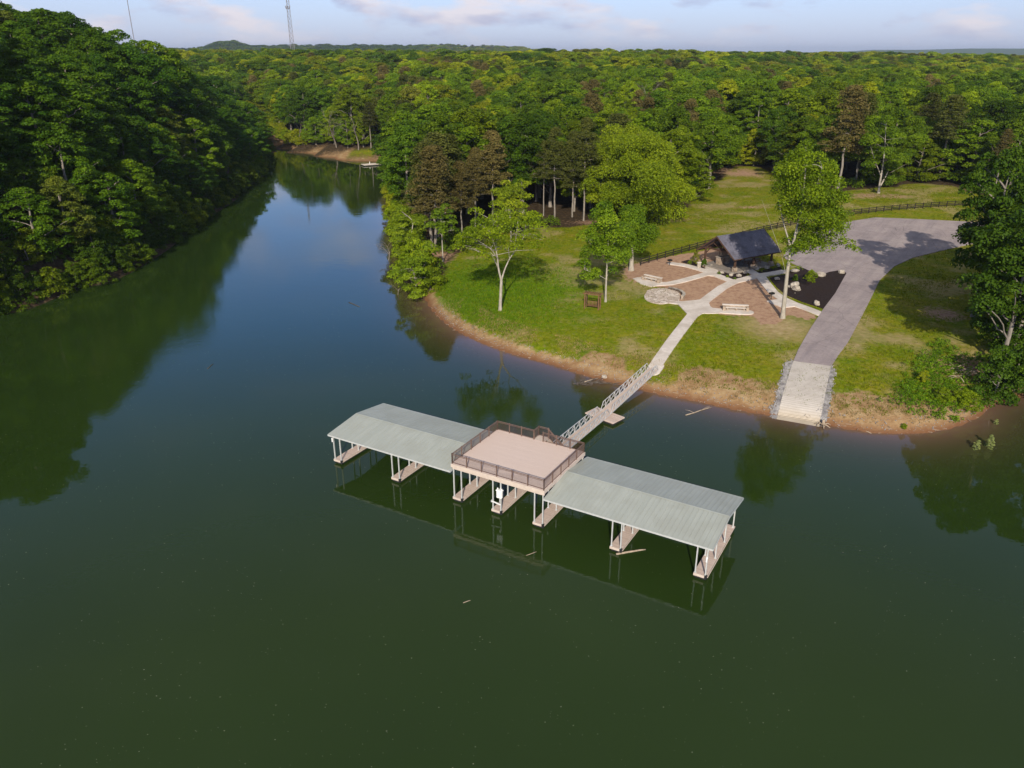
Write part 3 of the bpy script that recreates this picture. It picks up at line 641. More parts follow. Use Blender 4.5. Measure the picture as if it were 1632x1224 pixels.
# ------------------------------------------------------------------ single trees in the park, shaped after the photo
def tp(px, py, y0):
    """point on the vertical plane Y = y0 seen at a photo pixel"""
    r = ray(px, py); t = y0 / r[1]; return np.array([r[0] * t, y0, CAM_H + r[2] * t])
def custom_tree(name, label, base_px, lobes_px, branches, tint, per=62, leaf=.5, flat=.6, seed=1, barkm='pale_bark', depth=.8, tr=.3, up=.5, jit=.55):
    r = np.random.default_rng(seed); bx, by = at(*base_px); bz = hz_at(bx, by); O = np.array([bx, by, bz]); lobes = []
    for (px, py, rp, nsub) in lobes_px:
        c = tp(px, py, by); R0 = np.linalg.norm(tp(px + rp, py, by) - c)
        for k in range(nsub):
            d = r.normal(0, 1, 3); d /= np.linalg.norm(d); q = c + d * R0 * r.uniform(.2, .75) * np.array([1, depth * 1.3, .8]); q[1] += r.normal(0, depth)
            lobes.append((*(q - O), R0 * r.uniform(.36, .58)))
    e = empty(name, (bx, by, bz)); tag(e, label, 'tree')
    v, f, T = leaves_from_lobes(lobes, per, leaf, r, flat, up, jit)
    me = np_mesh('crown', v, f, 4); lv = me.attributes.new('leafvar', 'FLOAT', 'FACE'); lv.data.foreach_set('value', T.astype(np.float32))
    c = link('crown', me, M['leaf'], e); c.color = (*tint, 1)
    lines = []; allp = []
    for pts, r0, r1 in branches:
        q = [tp(p[0], p[1], by + (p[2] if len(p) > 2 else 0)) - O for p in pts]; q = np.array(q)
        tt = np.linspace(0, 1, len(q)); t2 = np.linspace(0, 1, 3 * len(q)); qq = np.stack([np.interp(t2, tt, q[:, k]) for k in range(3)], 1)
        qq[1:-1] = (qq[:-2] + qq[1:-1] * 2 + qq[2:]) / 4; lines.append((qq, np.linspace(r0, r1, len(qq)))); allp.append(qq)
    lines[0][0][0][2] -= .5; lines[0][1][0] *= 1.5
    allp = np.concatenate(allp)
    for l in lobes[::2]:
        q = np.array(l[:3]); k = np.argmin(np.linalg.norm((allp - q) * np.array([1, 1, .8]), axis=1) + np.maximum(0, allp[:, 2] - q[2]) * 2)
        lines.append((curve(allp[k], q, 6, .25, .1, r), np.linspace(.055, .02, 6)))
    tv, tf = tubes_mesh(lines); tm = np_mesh('trunk', tv, tf, 4); link('trunk', tm, M[barkm], e, True)
    return e
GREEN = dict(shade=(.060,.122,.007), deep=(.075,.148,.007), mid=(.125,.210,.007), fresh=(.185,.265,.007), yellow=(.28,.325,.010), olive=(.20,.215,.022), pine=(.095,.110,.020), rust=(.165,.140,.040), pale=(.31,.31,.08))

custom_tree('broadleaf_tree', 'tall tree with long bare grey trunk standing in front of the dark mulch bed', (1247, 507),
    [(1285,250,27,11),(1262,275,32,12),(1300,280,36,14),(1275,310,42,16),(1318,318,32,12),(1265,345,28,11),(1305,355,40,16),(1335,350,26,9),(1290,385,34,12),(1330,385,20,6),(1266,390,22,8),(1352,388,15,4),(1250,411,9,3),(1262,425,10,3)],
    [([(1247,507),(1250,480),(1254,440),(1258,410),(1268,372),(1278,330),(1283,280),(1285,240)], .36, .05), ([(1268,372,0),(1300,345,1),(1325,320,2)], .2, .04), ([(1258,410),(1290,385,-1),(1318,376,-2),(1352,385,-2.5)], .16, .03),
     ([(1262,400),(1250,360,1),(1240,320,2)], .16, .03), ([(1252,436),(1246,407),(1233,372),(1222,340),(1214,318)], .03, .012), ([(1278,330),(1300,300,-1.5),(1310,268,-2)], .16, .03)],
    (.165,.25,.008), seed=3, depth=1.7, per=125, leaf=.28, flat=.85, jit=.9, barkm='pale_bark')
custom_tree('broadleaf_tree', 'lone tree with forked white trunk and sparse drooping leaves on the lawn by the shore', (797, 495),
    [(740,375,28,8),(765,362,34,10),(790,352,31,8),(815,368,34,8),(845,362,31,10),(760,392,31,8),(735,395,22,6),(795,385,28,6),(828,390,25,6),(858,378,20,6),(775,405,17,4)],
    [([(797,495),(798,470),(799,447)], .30, .24), ([(799,447),(794,427),(793,410),(789,392),(781,370)], .19, .04), ([(799,447),(804,430,1),(812,412,2),(824,396,3),(838,372,4)], .16, .03),
     ([(794,427),(787,411,-1),(778,403,-2),(764,402,-3)], .11, .03), ([(793,412),(783,397,-1),(770,388,-2),(748,378,-3)], .11, .03), ([(790,398),(792,380,1),(800,360,2)], .09, .02), ([(812,412,2),(810,395,2),(815,375,2)], .07, .02)],
    GREEN['fresh'], seed=4, depth=2.4, per=75, leaf=.27, flat=.6, jit=1.0, barkm='pale_bark', tr=.3)
custom_tree('broadleaf_tree', 'slender tree with thin white trunk and loose green crown beside the timber swing', (965, 481),
    [(972,335,25,7),(962,362,34,9),(985,375,31,7),(945,388,28,6),(972,405,34,7),(935,418,22,6),(990,410,20,4),(950,440,22,4),(975,432,17,3)],
    [([(965,481),(966,450),(968,410),(970,370),(973,325)], .20, .03), ([(968,420),(950,400,-1),(938,385,-2)], .08, .02), ([(968,400),(985,380,1),(995,368,1.5)], .08, .02), ([(966,445),(950,436,-1),(932,430,-1.5)], .06, .02)],
    (.15,.25,.009), seed=5, depth=1.2, per=180, leaf=.28, flat=.8, jit=.9)
custom_tree('broadleaf_tree', 'dark green tree with stout pale trunk beside the end of the dark rail fence', (1006, 431),
    [(1000,345,31,7),(1020,360,34,9),(985,370,31,7),(1010,385,34,9),(1035,380,23,6),(990,398,23,4)],
    [([(1006,431),(1007,405),(1008,380),(1010,340)], .48, .08), ([(1007,395),(1025,375,1),(1036,365,2)], .16, .03), ([(1007,392),(990,375,-1),(980,362,-2)], .16, .03)],
    (.125,.215,.008), seed=6, depth=1.4, per=190, leaf=.29, flat=.8, jit=.9)
custom_tree('broadleaf_tree', 'large rounded yellow green tree at the meadow edge left of the pavilion', (1032, 345),
    [(1015,218,32,12),(985,238,41,15),(1035,240,44,16),(965,265,39,13),(1008,268,54,19),(1058,265,41,15),(955,295,34,12),(990,300,51,18),(1035,298,51,18),(1072,290,34,12),(965,322,29,9),(1010,325,41,12),(1050,318,41,12),(1082,308,22,6),(945,312,20,6)],
    [([(1032,345),(1030,320),(1022,290),(1018,250),(1015,215)], .55, .08), ([(1026,310),(1055,290,2),(1072,275,3)], .25, .05), ([(1024,300),(990,280,-2),(965,270,-3)], .25, .05), ([(1022,285),(1000,255,2),(990,235,3)], .2, .04)],
    (.215,.29,.010), seed=7, depth=3.4, per=150, leaf=.33, flat=.9, jit=.9, barkm='bark')
custom_tree('broadleaf_tree', 'bright yellow green tree on two thin stems behind the white forked tree', (818, 392),
    [(812,300,22,6),(830,296,19,5),(798,315,22,6),(822,322,26,7),(842,318,17,4),(806,338,19,4),(836,340,14,3),(825,350,14,3)],
    [([(815,392),(814,362),(812,335),(812,300)], .13, .03), ([(821,392,.3),(824,362,.3),(828,335,.5),(832,300,.8)], .12, .03)],
    (.22,.29,.012), seed=8, depth=1.5, per=120, leaf=.34, barkm='pale_bark')
custom_tree('broadleaf_tree', 'green tree with pale forked trunk in the meadow right of the tall reddish pine', (1402, 308),
    [(1410,200,28,8),(1390,222,26,7),(1432,225,26,7),(1405,245,30,8),(1440,248,18,5),(1388,262,20,5),(1425,268,20,5),(1402,280,14,3)],
    [([(1400,308),(1402,292),(1406,270),(1410,240),(1412,200)], .35, .06), ([(1401,300),(1408,288,.5),(1416,272,1),(1428,250,2)], .26, .05), ([(1404,280),(1395,258,-1),(1388,235,-2)], .16, .04)],
    GREEN['mid'], seed=9, depth=2.5, per=90, leaf=.42, barkm='pale_bark')
custom_tree('broadleaf_tree', 'small tree on a thin white stem over brown ground by the inlet', (705, 417),
    [(700,335,20,5),(715,345,18,4),(690,355,18,4),(706,365,20,5),(722,362,12,3)],
    [([(706,417),(705,395),(704,370),(702,335)], .16, .03), ([(704,375),(690,360,-1)], .06, .02)], (.12,.20,.01), seed=10, depth=1.3, per=110, leaf=.36, barkm='pale_bark')

# light, drooping growth along the inlet's right bank (three large bushy trees over the water)
for bpx, lob, lab, tnt, sd in [
    ((664,470), [(650,440,22,6),(672,430,26,7),(690,445,18,5),(655,415,24,6),(680,405,26,7),(640,425,14,3),(665,460,22,6),(688,462,12,3),(640,452,12,3)], 'light green bushy tree at the corner of the inlet beside the sandy lawn edge', (.19,.285,.012), 51),
    ((652,420), [(640,345,20,5),(660,352,24,6),(635,372,20,5),(665,378,24,6),(650,395,24,6),(676,392,16,4),(632,398,12,3),(630,355,12,3)], 'light green leaning tree over the water below the pale snag', (.20,.285,.013), 52),
    ((655,335), [(645,262,18,5),(632,285,16,4),(660,282,24,6),(640,305,18,4),(670,305,22,5),(690,280,22,6),(655,325,18,4),(700,305,14,3)], 'pale green tree crowding the inlet bank opposite the small pale dock', (.20,.275,.018), 53)]:
    bx_ = bpx
    custom_tree('broadleaf_tree', lab, bpx, lob, [([bpx, (bpx[0]-1, bpx[1]-25), (lob[1][0], lob[1][1]), (lob[0][0], lob[0][1]-8)], .22, .04), ([(bpx[0]-1, bpx[1]-20), (lob[3][0], lob[3][1], -2)], .12, .03)], tnt, seed=sd, depth=2.0, per=170, leaf=.30, flat=.6, barkm='pale_bark')

# pines standing clear of the wood, each with its own place
PX = [('pine',0,884,348,205,'tall pine with bare lower trunk left of the large yellow green tree','pine'),('pine',1,912,346,212,'dark pine standing between two bare pine trunks at the meadow edge','pine'),
      ('pine',2,866,344,225,'thin dark pine leftmost of the group at the meadow edge','pine'),('pine',1,760,352,238,'brownish pine in the gap behind the white forked tree','rust'),('pine',0,930,352,190,'pine half hidden behind the left side of the yellow green tree','pine'),
      ('pine',1,1335,300,140,'broad reddish dark pine rising behind the tall tree by the mulch bed','rust'),('pine',0,1090,300,160,'brown tinged pine behind the right shoulder of the yellow green tree','rust'),('pine',2,1362,296,150,'narrow dark pine beside the broad reddish pine','pine')]
for kd, vr, px, py, top, lab, cn in PX:
    x, y = at(px, py); zt = tp(px, top, y)[2]; H = zt - hz_at(x, y)
    tree_thing(kd, vr, x, y, H, random.uniform(0, 6), GREEN[cn], lab, wide=1.35 if 'broad' in lab else 1.05)
for kd, vr, px, py, H, wide, tnt, lab in [
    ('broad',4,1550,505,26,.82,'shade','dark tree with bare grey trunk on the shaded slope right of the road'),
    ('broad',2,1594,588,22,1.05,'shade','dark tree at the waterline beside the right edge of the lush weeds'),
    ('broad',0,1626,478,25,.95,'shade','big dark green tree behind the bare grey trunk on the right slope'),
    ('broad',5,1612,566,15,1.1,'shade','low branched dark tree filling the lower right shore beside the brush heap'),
    ('broad',2,1130,300,21,1.3,'mid','rounded green tree at the upper meadow edge before the dark gap in the wood'),
    ('broad',0,1232,274,20,1.15,'deep','dark green tree at the meadow end just right of the dark gap'),
    ('broad',2,1305,294,19,1.15,'mid','spreading green tree at the meadow edge behind the tall tree by the mulch bed'),
    ('pine',0,1497,284,15,.8,'deep','small dark evergreen alone at the far end of the right meadow'),
    ('shrub',0,1500,640,2.0,1.0,'fresh','bright leafy bush at the shore in the lush weeds'),
    ('shrub',1,1536,648,2.4,1.1,'fresh','rounded bush at the outer tip of the weedy shore'),
    ('shrub',2,1470,610,1.8,1.0,'yellow','yellow green bush at the inner side of the weedy shore'),
    ('shrub',0,1440,683,.7,1.0,'fresh','tiny bush alone on the bare red waterline'),
    ('shrub',1,1612,622,2.2,1.0,'deep','leafy bush under the dark trees at the right waterline'),
    ('shrub',0,1267,448,1.3,.75,'mid','dark green shrub beside the flat pale boulder in the mulch bed'),
    ('shrub',1,1291,448,2.2,.8,'fresh','light green upright shrub in the middle of the mulch bed'),
    ('shrub',2,1108,420,2.6,.8,'olive','olive shrub at the left corner of the pavilion'),
    ('shrub',1,1122,424,1.5,.8,'deep','dark shrub by the white stone block left of the pavilion')]:
    x, y = at(px, py); tree_thing(kd, vr, x, y, H, random.uniform(0, 6), GREEN[tnt], lab, wide=wide, cat='shrub' if kd == 'shrub' else 'tree')

# ------------------------------------------------------------------ woodland: survey of stems
cand = []   # x, y, kind, var, H, wide, tint, zone
def scatter():
    r = np.random.default_rng(99)
    def grid(x0, x1, y0, y1, s):
        xs = np.arange(x0, x1, s); ys = np.arange(y0, y1, s * .87); X, Y = np.meshgrid(xs, ys); X = X + (np.arange(len(ys)) % 2)[:, None] * s / 2
        return np.stack([X.ravel() + r.uniform(-.36, .36, X.size) * s, Y.ravel() + r.uniform(-.36, .36, X.size) * s], 1)
    near = grid(-330, 330, -40, 470, 8.6)
    d1 = grid(-760, 760, 470, 1000, 11); d2 = grid(-1500, 1500, 1000, 2000, 15.0); d3 = grid(-2600, 2600, 2000, 3300, 24)
    explicit = np.array([o.location[:2] for o in C.objects if o.get('category') == 'tree'])
    for ps, far in ((near, 0), (d1, 1), (d2, 2), (d3, 3)):
        az = ps[:, 0] / np.maximum(ps[:, 1], 1); ok = (np.abs(az) < .86) & (ps[:, 1] > 40)
        if not far: ok |= (ps[:, 0] < -70) & (ps[:, 0] > -230) & (ps[:, 1] < 140); ok |= (ps[:, 0] > 50) & (ps[:, 0] < 200) & (ps[:, 1] > 78)
        ps = ps[ok]; d = poly_sdf(ps, LK); op = np.minimum(poly_sdf(ps, OPEN), poly_sdf(ps, FAR_CLEAR)); rd = poly_sdf(ps, ROAD)
        ok = (d > 1.6) & (op > .8) & (rd > 3); ps, d, op = ps[ok], d[ok], op[ok]
        h = terrain(ps, d); left = axis_x(ps[:, 1]) > ps[:, 0]
        sp1 = vnoise(ps[:, 0], ps[:, 1], 34, 11); sp2 = vnoise(ps[:, 0], ps[:, 1], 55, 12); rv = r.uniform(0, 1, (len(ps), 6))
        for i, (x, y) in enumerate(ps):
            if not far and len(explicit) and np.min(np.hypot(explicit[:, 0] - x, explicit[:, 1] - y)) < 4.5: continue
            if not far and x > -25 and d[i] < 5 and x < 20: continue
            a, b_, c_, dd, e_, f_ = rv[i]; dist = math.hypot(x, y)
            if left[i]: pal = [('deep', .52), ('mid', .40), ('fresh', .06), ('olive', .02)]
            elif far: pal = [('mid', .26), ('fresh', .26), ('yellow', .20), ('deep', .14), ('olive', .10), ('pale', .04)]
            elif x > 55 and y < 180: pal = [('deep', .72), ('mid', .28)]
            else: pal = [('deep', .26), ('mid', .38), ('fresh', .20), ('yellow', .06), ('olive', .10)]
            kind, var = 'broad', int(b_ * 5) % 5; q = a if left[i] else a * .75 + sp2[i] * .25; cn = pal[-1][0]; acc = 0
            for nm, wgt in pal:
                acc += wgt
                if q < acc: cn = nm; break
            H = 14 + 9 * c_ + 4.5 * sp1[i]
            if not far and dd < .10 and e_ > .3: continue
            if not left[i] and (sp1[i] > .84 or .10 < dd < .14): kind, var = 'pine', int(b_ * 3) % 3; cn = 'rust' if e_ < .45 else 'pine'; H = 19 + 5 * c_
            if not far and dd > .972 and not (x > 50 and y < 180): kind, var, H, cn = 'bare', int(b_ * 2), 15 + 4 * c_, 'olive'
            if not far and left[i] and kind == 'broad' and d[i] < 16 + 8 * a: var, H = 5 + int(b_ * 2) % 2, (11 + 4.5 * c_ if d[i] < 6 else 15 + 5 * c_)
            elif not far and op[i] < 10 and c_ < .72 and kind == 'broad': var = 5 + int(b_ * 2) % 2; H *= .8
            if not left[i] and not far and op[i] < 5: H *= .85
            sc = (1, 1.3, 1.75, 2.9)[far]
            v = .66 + .66 * f_
            v *= 1.15 if dist > 330 and not left[i] else 1.0  # sunlit look of the distant wood put into a brighter leaf tint
            v = (.84 + .32 * f_) * .80 if left[i] and not far else v * .92  # left hillside leaves tinted darker, standing in for shade on that bank
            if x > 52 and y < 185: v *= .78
            tnt = tuple(t_ * v for t_ in GREEN[cn])
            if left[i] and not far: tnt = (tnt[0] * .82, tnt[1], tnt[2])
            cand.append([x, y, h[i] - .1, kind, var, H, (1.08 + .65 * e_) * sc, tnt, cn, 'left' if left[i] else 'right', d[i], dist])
    # bushes hanging over the waterline
    pts = np.array(LK); seg = np.roll(pts, -1, 0) - pts; n = 0; carry = 0
    for p, s in zip(pts, seg):
        L_ = np.linalg.norm(s); t = carry
        while t < L_:
            q = p + s * t / L_; t += (2.9 if axis_x(q[1]) > q[0] - 12 else 4.6) * r.uniform(.75, 1.25); nrm = np.array([s[1], -s[0]]) / max(L_, 1e-6)
            if q[1] < 70 or q[1] > 470: continue
            if -15.5 < q[0] < 60 and q[1] < 135: continue
            if FAR_CLEAR_near(q): continue
            for sg in (1, -1):
                c_ = q + nrm * sg * r.uniform(.3, 1.4)
                if poly_sdf(c_[None], LK)[0] > 0.1: break
            left = axis_x(c_[1]) > c_[0]
            if left: c_ = q + (c_ - q) * r.uniform(-.5, .5)
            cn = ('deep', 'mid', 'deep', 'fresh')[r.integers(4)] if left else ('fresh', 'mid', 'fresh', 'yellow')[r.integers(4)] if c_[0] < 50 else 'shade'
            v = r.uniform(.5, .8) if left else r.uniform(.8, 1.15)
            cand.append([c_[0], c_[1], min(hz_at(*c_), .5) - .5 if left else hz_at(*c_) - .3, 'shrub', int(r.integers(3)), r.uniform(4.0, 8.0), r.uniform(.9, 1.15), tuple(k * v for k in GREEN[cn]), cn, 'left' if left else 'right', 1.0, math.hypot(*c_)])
        carry = t - L_
    for x, y in grid(-140, -60, 88, 420, 5.0):
        if axis_x(y) < x: continue
        dq = poly_sdf(np.array([[x, y]]), LK)[0]
        if 1.0 < dq < 17:
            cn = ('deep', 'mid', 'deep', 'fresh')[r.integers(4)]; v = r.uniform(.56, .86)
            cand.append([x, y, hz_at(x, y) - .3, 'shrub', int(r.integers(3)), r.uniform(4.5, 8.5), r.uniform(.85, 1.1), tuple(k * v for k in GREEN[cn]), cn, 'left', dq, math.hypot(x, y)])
def FAR_CLEAR_near(q): return poly_sdf(np.array([q]), FAR_CLEAR)[0] < 2
scatter()
# which of them the picture shows largest: paint crowns near to far into a small map
def visible_area():
    W, Hh = 544, 408; k = W / 1632; seen = np.zeros((Hh, W), bool); area = np.zeros(len(cand)); lim = []
    yy, xx = np.mgrid[0:Hh, 0:W]
    for i in np.argsort([c[11] for c in cand]):
        c = cand[i]
        if c[11] > 520: break
        h0, r0 = PROTO[c[3], c[4]][2:]; s = c[5] / h0; rr = r0 * s * c[6]; zc = c[2] + c[5] * .62; rv_ = c[5] * .38
        dx, dy, dz = c[0], c[1], zc - CAM_H; dep = dy * cp - dz * sp_
        if dep < 20: continue
        px = (816 + 1242 * dx / dep) * k; py = (612 - 1242 * (dy * sp_ + dz * cp) / dep) * k; a = max(rr * 1242 / dep * k, .6); b_ = max(rv_ * 1242 / dep * k, .6)
        x0, x1, y0, y1 = int(max(px - a, 0)), int(min(px + a + 1, W)), int(max(py - b_, 0)), int(min(py + b_ + 1, Hh))
        if x0 >= x1 or y0 >= y1: continue
        mk = ((xx[y0:y1, x0:x1] - px) / a) ** 2 + ((yy[y0:y1, x0:x1] - py) / b_) ** 2 < 1
        area[i] = (mk & ~seen[y0:y1, x0:x1]).sum(); seen[y0:y1, x0:x1] |= mk
    return area
AREA = visible_area()
order = np.argsort(-AREA); N_IND = 262
chosen = set(int(i) for i in order[:N_IND] if AREA[i] > 0)
CW = {'shade': 'deep green', 'deep': 'dark green', 'mid': 'mid green', 'fresh': 'fresh green', 'yellow': 'yellow green', 'olive': 'olive green', 'pine': 'blackish green', 'rust': 'reddish brown', 'pale': 'pale green'}
def zone_of(c):
    x, y, d = c[0], c[1], c[10]
    if c[9] == 'left': return 'at the waterline of the steep left bank' if d < 8 else ('low on the wooded left hillside' if d < 26 else 'high on the wooded left hillside')
    if y > 300 and x < -20: return 'around the far end of the inlet'
    if x < 0: return 'in the wood beside the inlet'
    if x > 62 and y < 175: return 'in the wood at the right edge beyond the road'
    return 'in the wood behind the meadow' if y < 300 else 'deep in the wood far behind the meadow'
for i in sorted(chosen):
    c = cand[i]; zn = zone_of(c); kn = {'broad': 'broadleaf tree', 'pine': 'pine', 'shrub': 'bush', 'bare': 'leafless tree'}[c[3]]
    col_ = 'grey' if c[3] == 'bare' else CW[c[8]]
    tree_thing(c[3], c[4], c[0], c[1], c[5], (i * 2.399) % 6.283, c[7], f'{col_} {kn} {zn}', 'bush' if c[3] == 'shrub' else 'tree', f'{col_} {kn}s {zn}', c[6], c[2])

# the rest of the woodland: one mass, instanced from the same prototypes
def wood_mass():
    src = bpy.data.collections.new('woodland_sources'); order_k = []
    n = 0
    for key in sorted(PROTO):
        cm, tm, h0, r0 = PROTO[key]
        bm = bmesh.new(); bm.from_mesh(tm)
        me = bpy.data.meshes.new('woodland_source'); 
        if cm is not None:
            nv, nf = len(cm.vertices), len(cm.polygons); tv, tf = len(tm.vertices), len(tm.polygons)
            v = np.empty((nv + tv) * 3, np.float32); cm.vertices.foreach_get('co', v[:nv*3]); tmp = np.empty(tv*3, np.float32); tm.vertices.foreach_get('co', tmp); v[nv*3:] = tmp
            f1 = np.empty(nf*4, np.int32); cm.loops.foreach_get('vertex_index', f1); f2 = np.empty(tf*4, np.int32); tm.loops.foreach_get('vertex_index', f2)
            lvv = np.zeros(nf + tf, np.float32); t_ = np.empty(nf, np.float32); cm.attributes['leafvar'].data.foreach_get('value', t_); lvv[:nf] = t_
            me = np_mesh('woodland_source', v.reshape(-1, 3), np.concatenate([f1, f2 + nv]).reshape(-1, 4), 4)
            a = me.attributes.new('leafvar', 'FLOAT', 'FACE'); a.data.foreach_set('value', lvv[:len(me.polygons)])
            me.materials.append(M['leaf_wood']); me.materials.append(M['bark'])
            mi = np.zeros(len(me.polygons), np.int32); mi[nf:] = 1; me.polygons.foreach_set('material_index', mi)
        else: bm.to_mesh(me); me.materials.append(M['dead_wood'])
        bm.free()
        o = bpy.data.objects.new('woodland_source_%02d' % n, me); src.objects.link(o); order_k.append(key); n += 1
    rest = [c for i, c in enumerate(cand) if i not in chosen]
    pts = np.array([[c[0], c[1], c[2]] for c in rest]); me = bpy.data.meshes.new('woodland'); me.vertices.add(len(pts)); me.vertices.foreach_set('co', pts.astype(np.float32).ravel())
    def attr(nm, ty, vals, fld): a = me.attributes.new(nm, ty, 'POINT'); a.data.foreach_set(fld, np.asarray(vals).ravel())
    attr('kind_index', 'INT', np.array([order_k.index((c[3], c[4])) for c in rest], np.int32), 'value')
    sc = [c[5] / PROTO[c[3], c[4]][2] for c in rest]
    attr('scl', 'FLOAT_VECTOR', np.array([[s * c[6], s * c[6], s] for s, c in zip(sc, rest)], np.float32), 'vector')
    attr('rot', 'FLOAT_VECTOR', np.array([[0, 0, (i * 2.399) % 6.283] for i in range(len(rest))], np.float32), 'vector')
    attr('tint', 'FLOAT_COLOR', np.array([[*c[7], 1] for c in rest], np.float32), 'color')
    o = tag(link('woodland', me), 'dense broadleaf woodland stretching from the inlet back to the horizon', 'woodland', kind='stuff')
    ng = bpy.data.node_groups.new('woodland', 'GeometryNodeTree'); ng.interface.new_socket('Geometry', in_out='INPUT', socket_type='NodeSocketGeometry'); ng.interface.new_socket('Geometry', in_out='OUTPUT', socket_type='NodeSocketGeometry')
    gi, go = ng.nodes.new('NodeGroupInput'), ng.nodes.new('NodeGroupOutput'); ip = ng.nodes.new('GeometryNodeInstanceOnPoints'); ci = ng.nodes.new('GeometryNodeCollectionInfo')
    ci.inputs['Collection'].default_value = src; ci.inputs['Separate Children'].default_value = True; ci.inputs['Reset Children'].default_value = True
    def na(nm, ty): q = ng.nodes.new('GeometryNodeInputNamedAttribute'); q.data_type = ty; q.inputs['Name'].default_value = nm; return q.outputs[0]
    lk = ng.links.new; lk(gi.outputs[0], ip.inputs['Points']); lk(ci.outputs[0], ip.inputs['Instance']); ip.inputs['Pick Instance'].default_value = True
    lk(na('kind_index', 'INT'), ip.inputs['Instance Index']); lk(na('rot', 'FLOAT_VECTOR'), ip.inputs['Rotation']); lk(na('scl', 'FLOAT_VECTOR'), ip.inputs['Scale']); lk(ip.outputs[0], go.inputs[0])
    md = o.modifiers.new('woodland', 'NODES'); md.node_group = ng
    print('woodland points', len(rest), 'individuals', len(chosen))
wood_mass()

# ------------------------------------------------------------------ the boat dock
DA = R(-30.17); DX, DY = -18.92, 73.26; du = (math.cos(DA), math.sin(DA)); dv = (-math.sin(DA), math.cos(DA))
def dl(s, v): return (DX + s * du[0] + v * dv[0], DY + s * du[1] + v * dv[1])
dock = empty('boat_dock', (DX, DY, 0), DA)
tag(dock, 'floating boat dock with two pale metal roofs and a railed upper deck between them', 'boat dock')
FS = [0.0, 7.72, 15.27, 19.68, 24.12, 31.8, 39.33]; FW = 1.04; EAVE, RIDGE, RV = 3.38, 3.98, 4.32; V0, V1 = -.28, 8.92
MB().box(-.02, 40.42, 7.0, 8.6, .34, .47).build('main_walkway', M['finger_deck'], dock, .01)
MB().box(0.05, 40.35, 7.1, 8.5, -.25, .335).build('walkway_float', M['float'], dock)
for i, s in enumerate(FS):
    fn = MB().box(s, s + FW, 0, 6.995, .36, .47).build('finger', M['finger_deck'], dock, .01)
    m = MB(); m.box(s - .025, s + FW + .025, -.03, -.003, .22, .46).box(s - .028, s - .003, .0, 6.99, .24, .455).box(s + FW + .003, s + FW + .028, .0, 6.99, .24, .455); m.build('edge_board', M['fascia'], fn)
    m = MB()
    for k in range(3): m.box(s + .06, s + FW - .06, .08 + k * 2.32, 2.3 + k * 2.32, -.3, .235)
    m.build('float', M['float'], fn)
    MB().tube([(s + FW + .09, .1, .30), (s + FW + .09, 3.4, .29), (s + FW + .09, 6.9, .30)], .035, 6).build('pipe', M['fascia'], fn)
    MB().box(s + FW - .14, s + FW + .07, -.07, .16, .12, .50).build('bumper', M['float'], fn, .02)
    top = EAVE - .06
    for sx in (s + .09, s + FW - .09):
        for v in (.10, 2.85, 5.6, 8.35):
            upper = 2 <= i <= 4; zt = 3.52 if upper else (EAVE + (RIDGE - EAVE) * (1 - abs(v - RV) / 4.6) - .16)
            p = MB().box(sx - .05, sx + .05, v - .05, v + .05, .475, zt); p.box(sx - .1, sx + .1, v - .1, v + .1, .472, .50); p.build('post', M['steel'], dock)
    m = MB()
    for v in (2.85, 5.6): m.bar((s + .09, v, 2.9), (s + FW - .09, v, 2.9), .05, .07)
    m.build('cross_brace', M['steel'], dock)
def roof(s0, s1):
    sl = (RIDGE - EAVE) / 4.6
    m = MB()
    for a, b in ((V0, RV), (RV, V1)):
        za, zb = (EAVE, RIDGE) if b == RV else (RIDGE, EAVE)
        m.add([(s0,a,za),(s1,a,za),(s1,b,zb),(s0,b,zb),(s0,a,za-.05),(s1,a,za-.05),(s1,b,zb-.05),(s0,b,zb-.05)], [(0,1,2,3),(7,6,5,4),(0,4,5,1),(1,5,6,2),(3,2,6,7),(0,3,7,4)])
        n = int((s1 - s0) / .42)
        for k in range(n + 1):
            s = s0 + .03 + (s1 - s0 - .06) * k / n; m.bar((s, a + .01, za + .012), (s, b - .01, zb + .012), .045, .03)
    r = m.build('roof', M['roof_metal'], dock)
    MB().add([(s0,RV-.16,RIDGE+.012),(s1,RV-.16,RIDGE+.012),(s1,RV,RIDGE+.04),(s0,RV,RIDGE+.04),(s1,RV+.16,RIDGE+.012),(s0,RV+.16,RIDGE+.012)], [(0,1,2,3),(3,2,4,5)]).build('ridge_cap', M['roof_metal'], r)
    t = MB(); t.box(s0, s1, V0 - .03, V0 - .002, EAVE - .15, EAVE + .01).box(s0, s1, V1 + .002, V1 + .03, EAVE - .15, EAVE + .01)
    for s in (s0 - .028, s1 + .003):
        for a, b in ((V0, RV), (RV, V1)):
            za, zb = (EAVE, RIDGE) if b == RV else (RIDGE, EAVE)
            t.add([(s,a,za-.16),(s+.025,a,za-.16),(s+.025,b,zb-.16),(s,b,zb-.16),(s,a,za+.02),(s+.025,a,za+.02),(s+.025,b,zb+.02),(s,b,zb+.02)], [(0,3,2,1),(4,5,6,7),(0,1,5,4),(1,2,6,5),(2,3,7,6),(3,0,4,7)])
    t.build('trim', M['steel'], r)
    b = MB()
    for v in (.10, 2.85, 5.6, 8.35):
        z = EAVE + (RIDGE - EAVE) * (1 - abs(v - RV) / 4.6) - .13; b.box(s0 + .1, s1 - .1, v - .05, v + .05, z - .12, z + .04)
    k = s0 + .15
    while k < s1:
        b.bar((k, V0 + .1, EAVE - .1), (k, RV, RIDGE - .1), .06, .06); b.bar((k, RV, RIDGE - .1), (k, V1 - .1, EAVE - .1), .06, .06); k += 1.9
    b.build('roof_frame', M['steel'], r)
roof(-.28, 15.18); roof(25.32, 40.75)
D0, D1, DV0, DV1, DZ = 15.22, 25.26, -.08, 8.42, 4.10
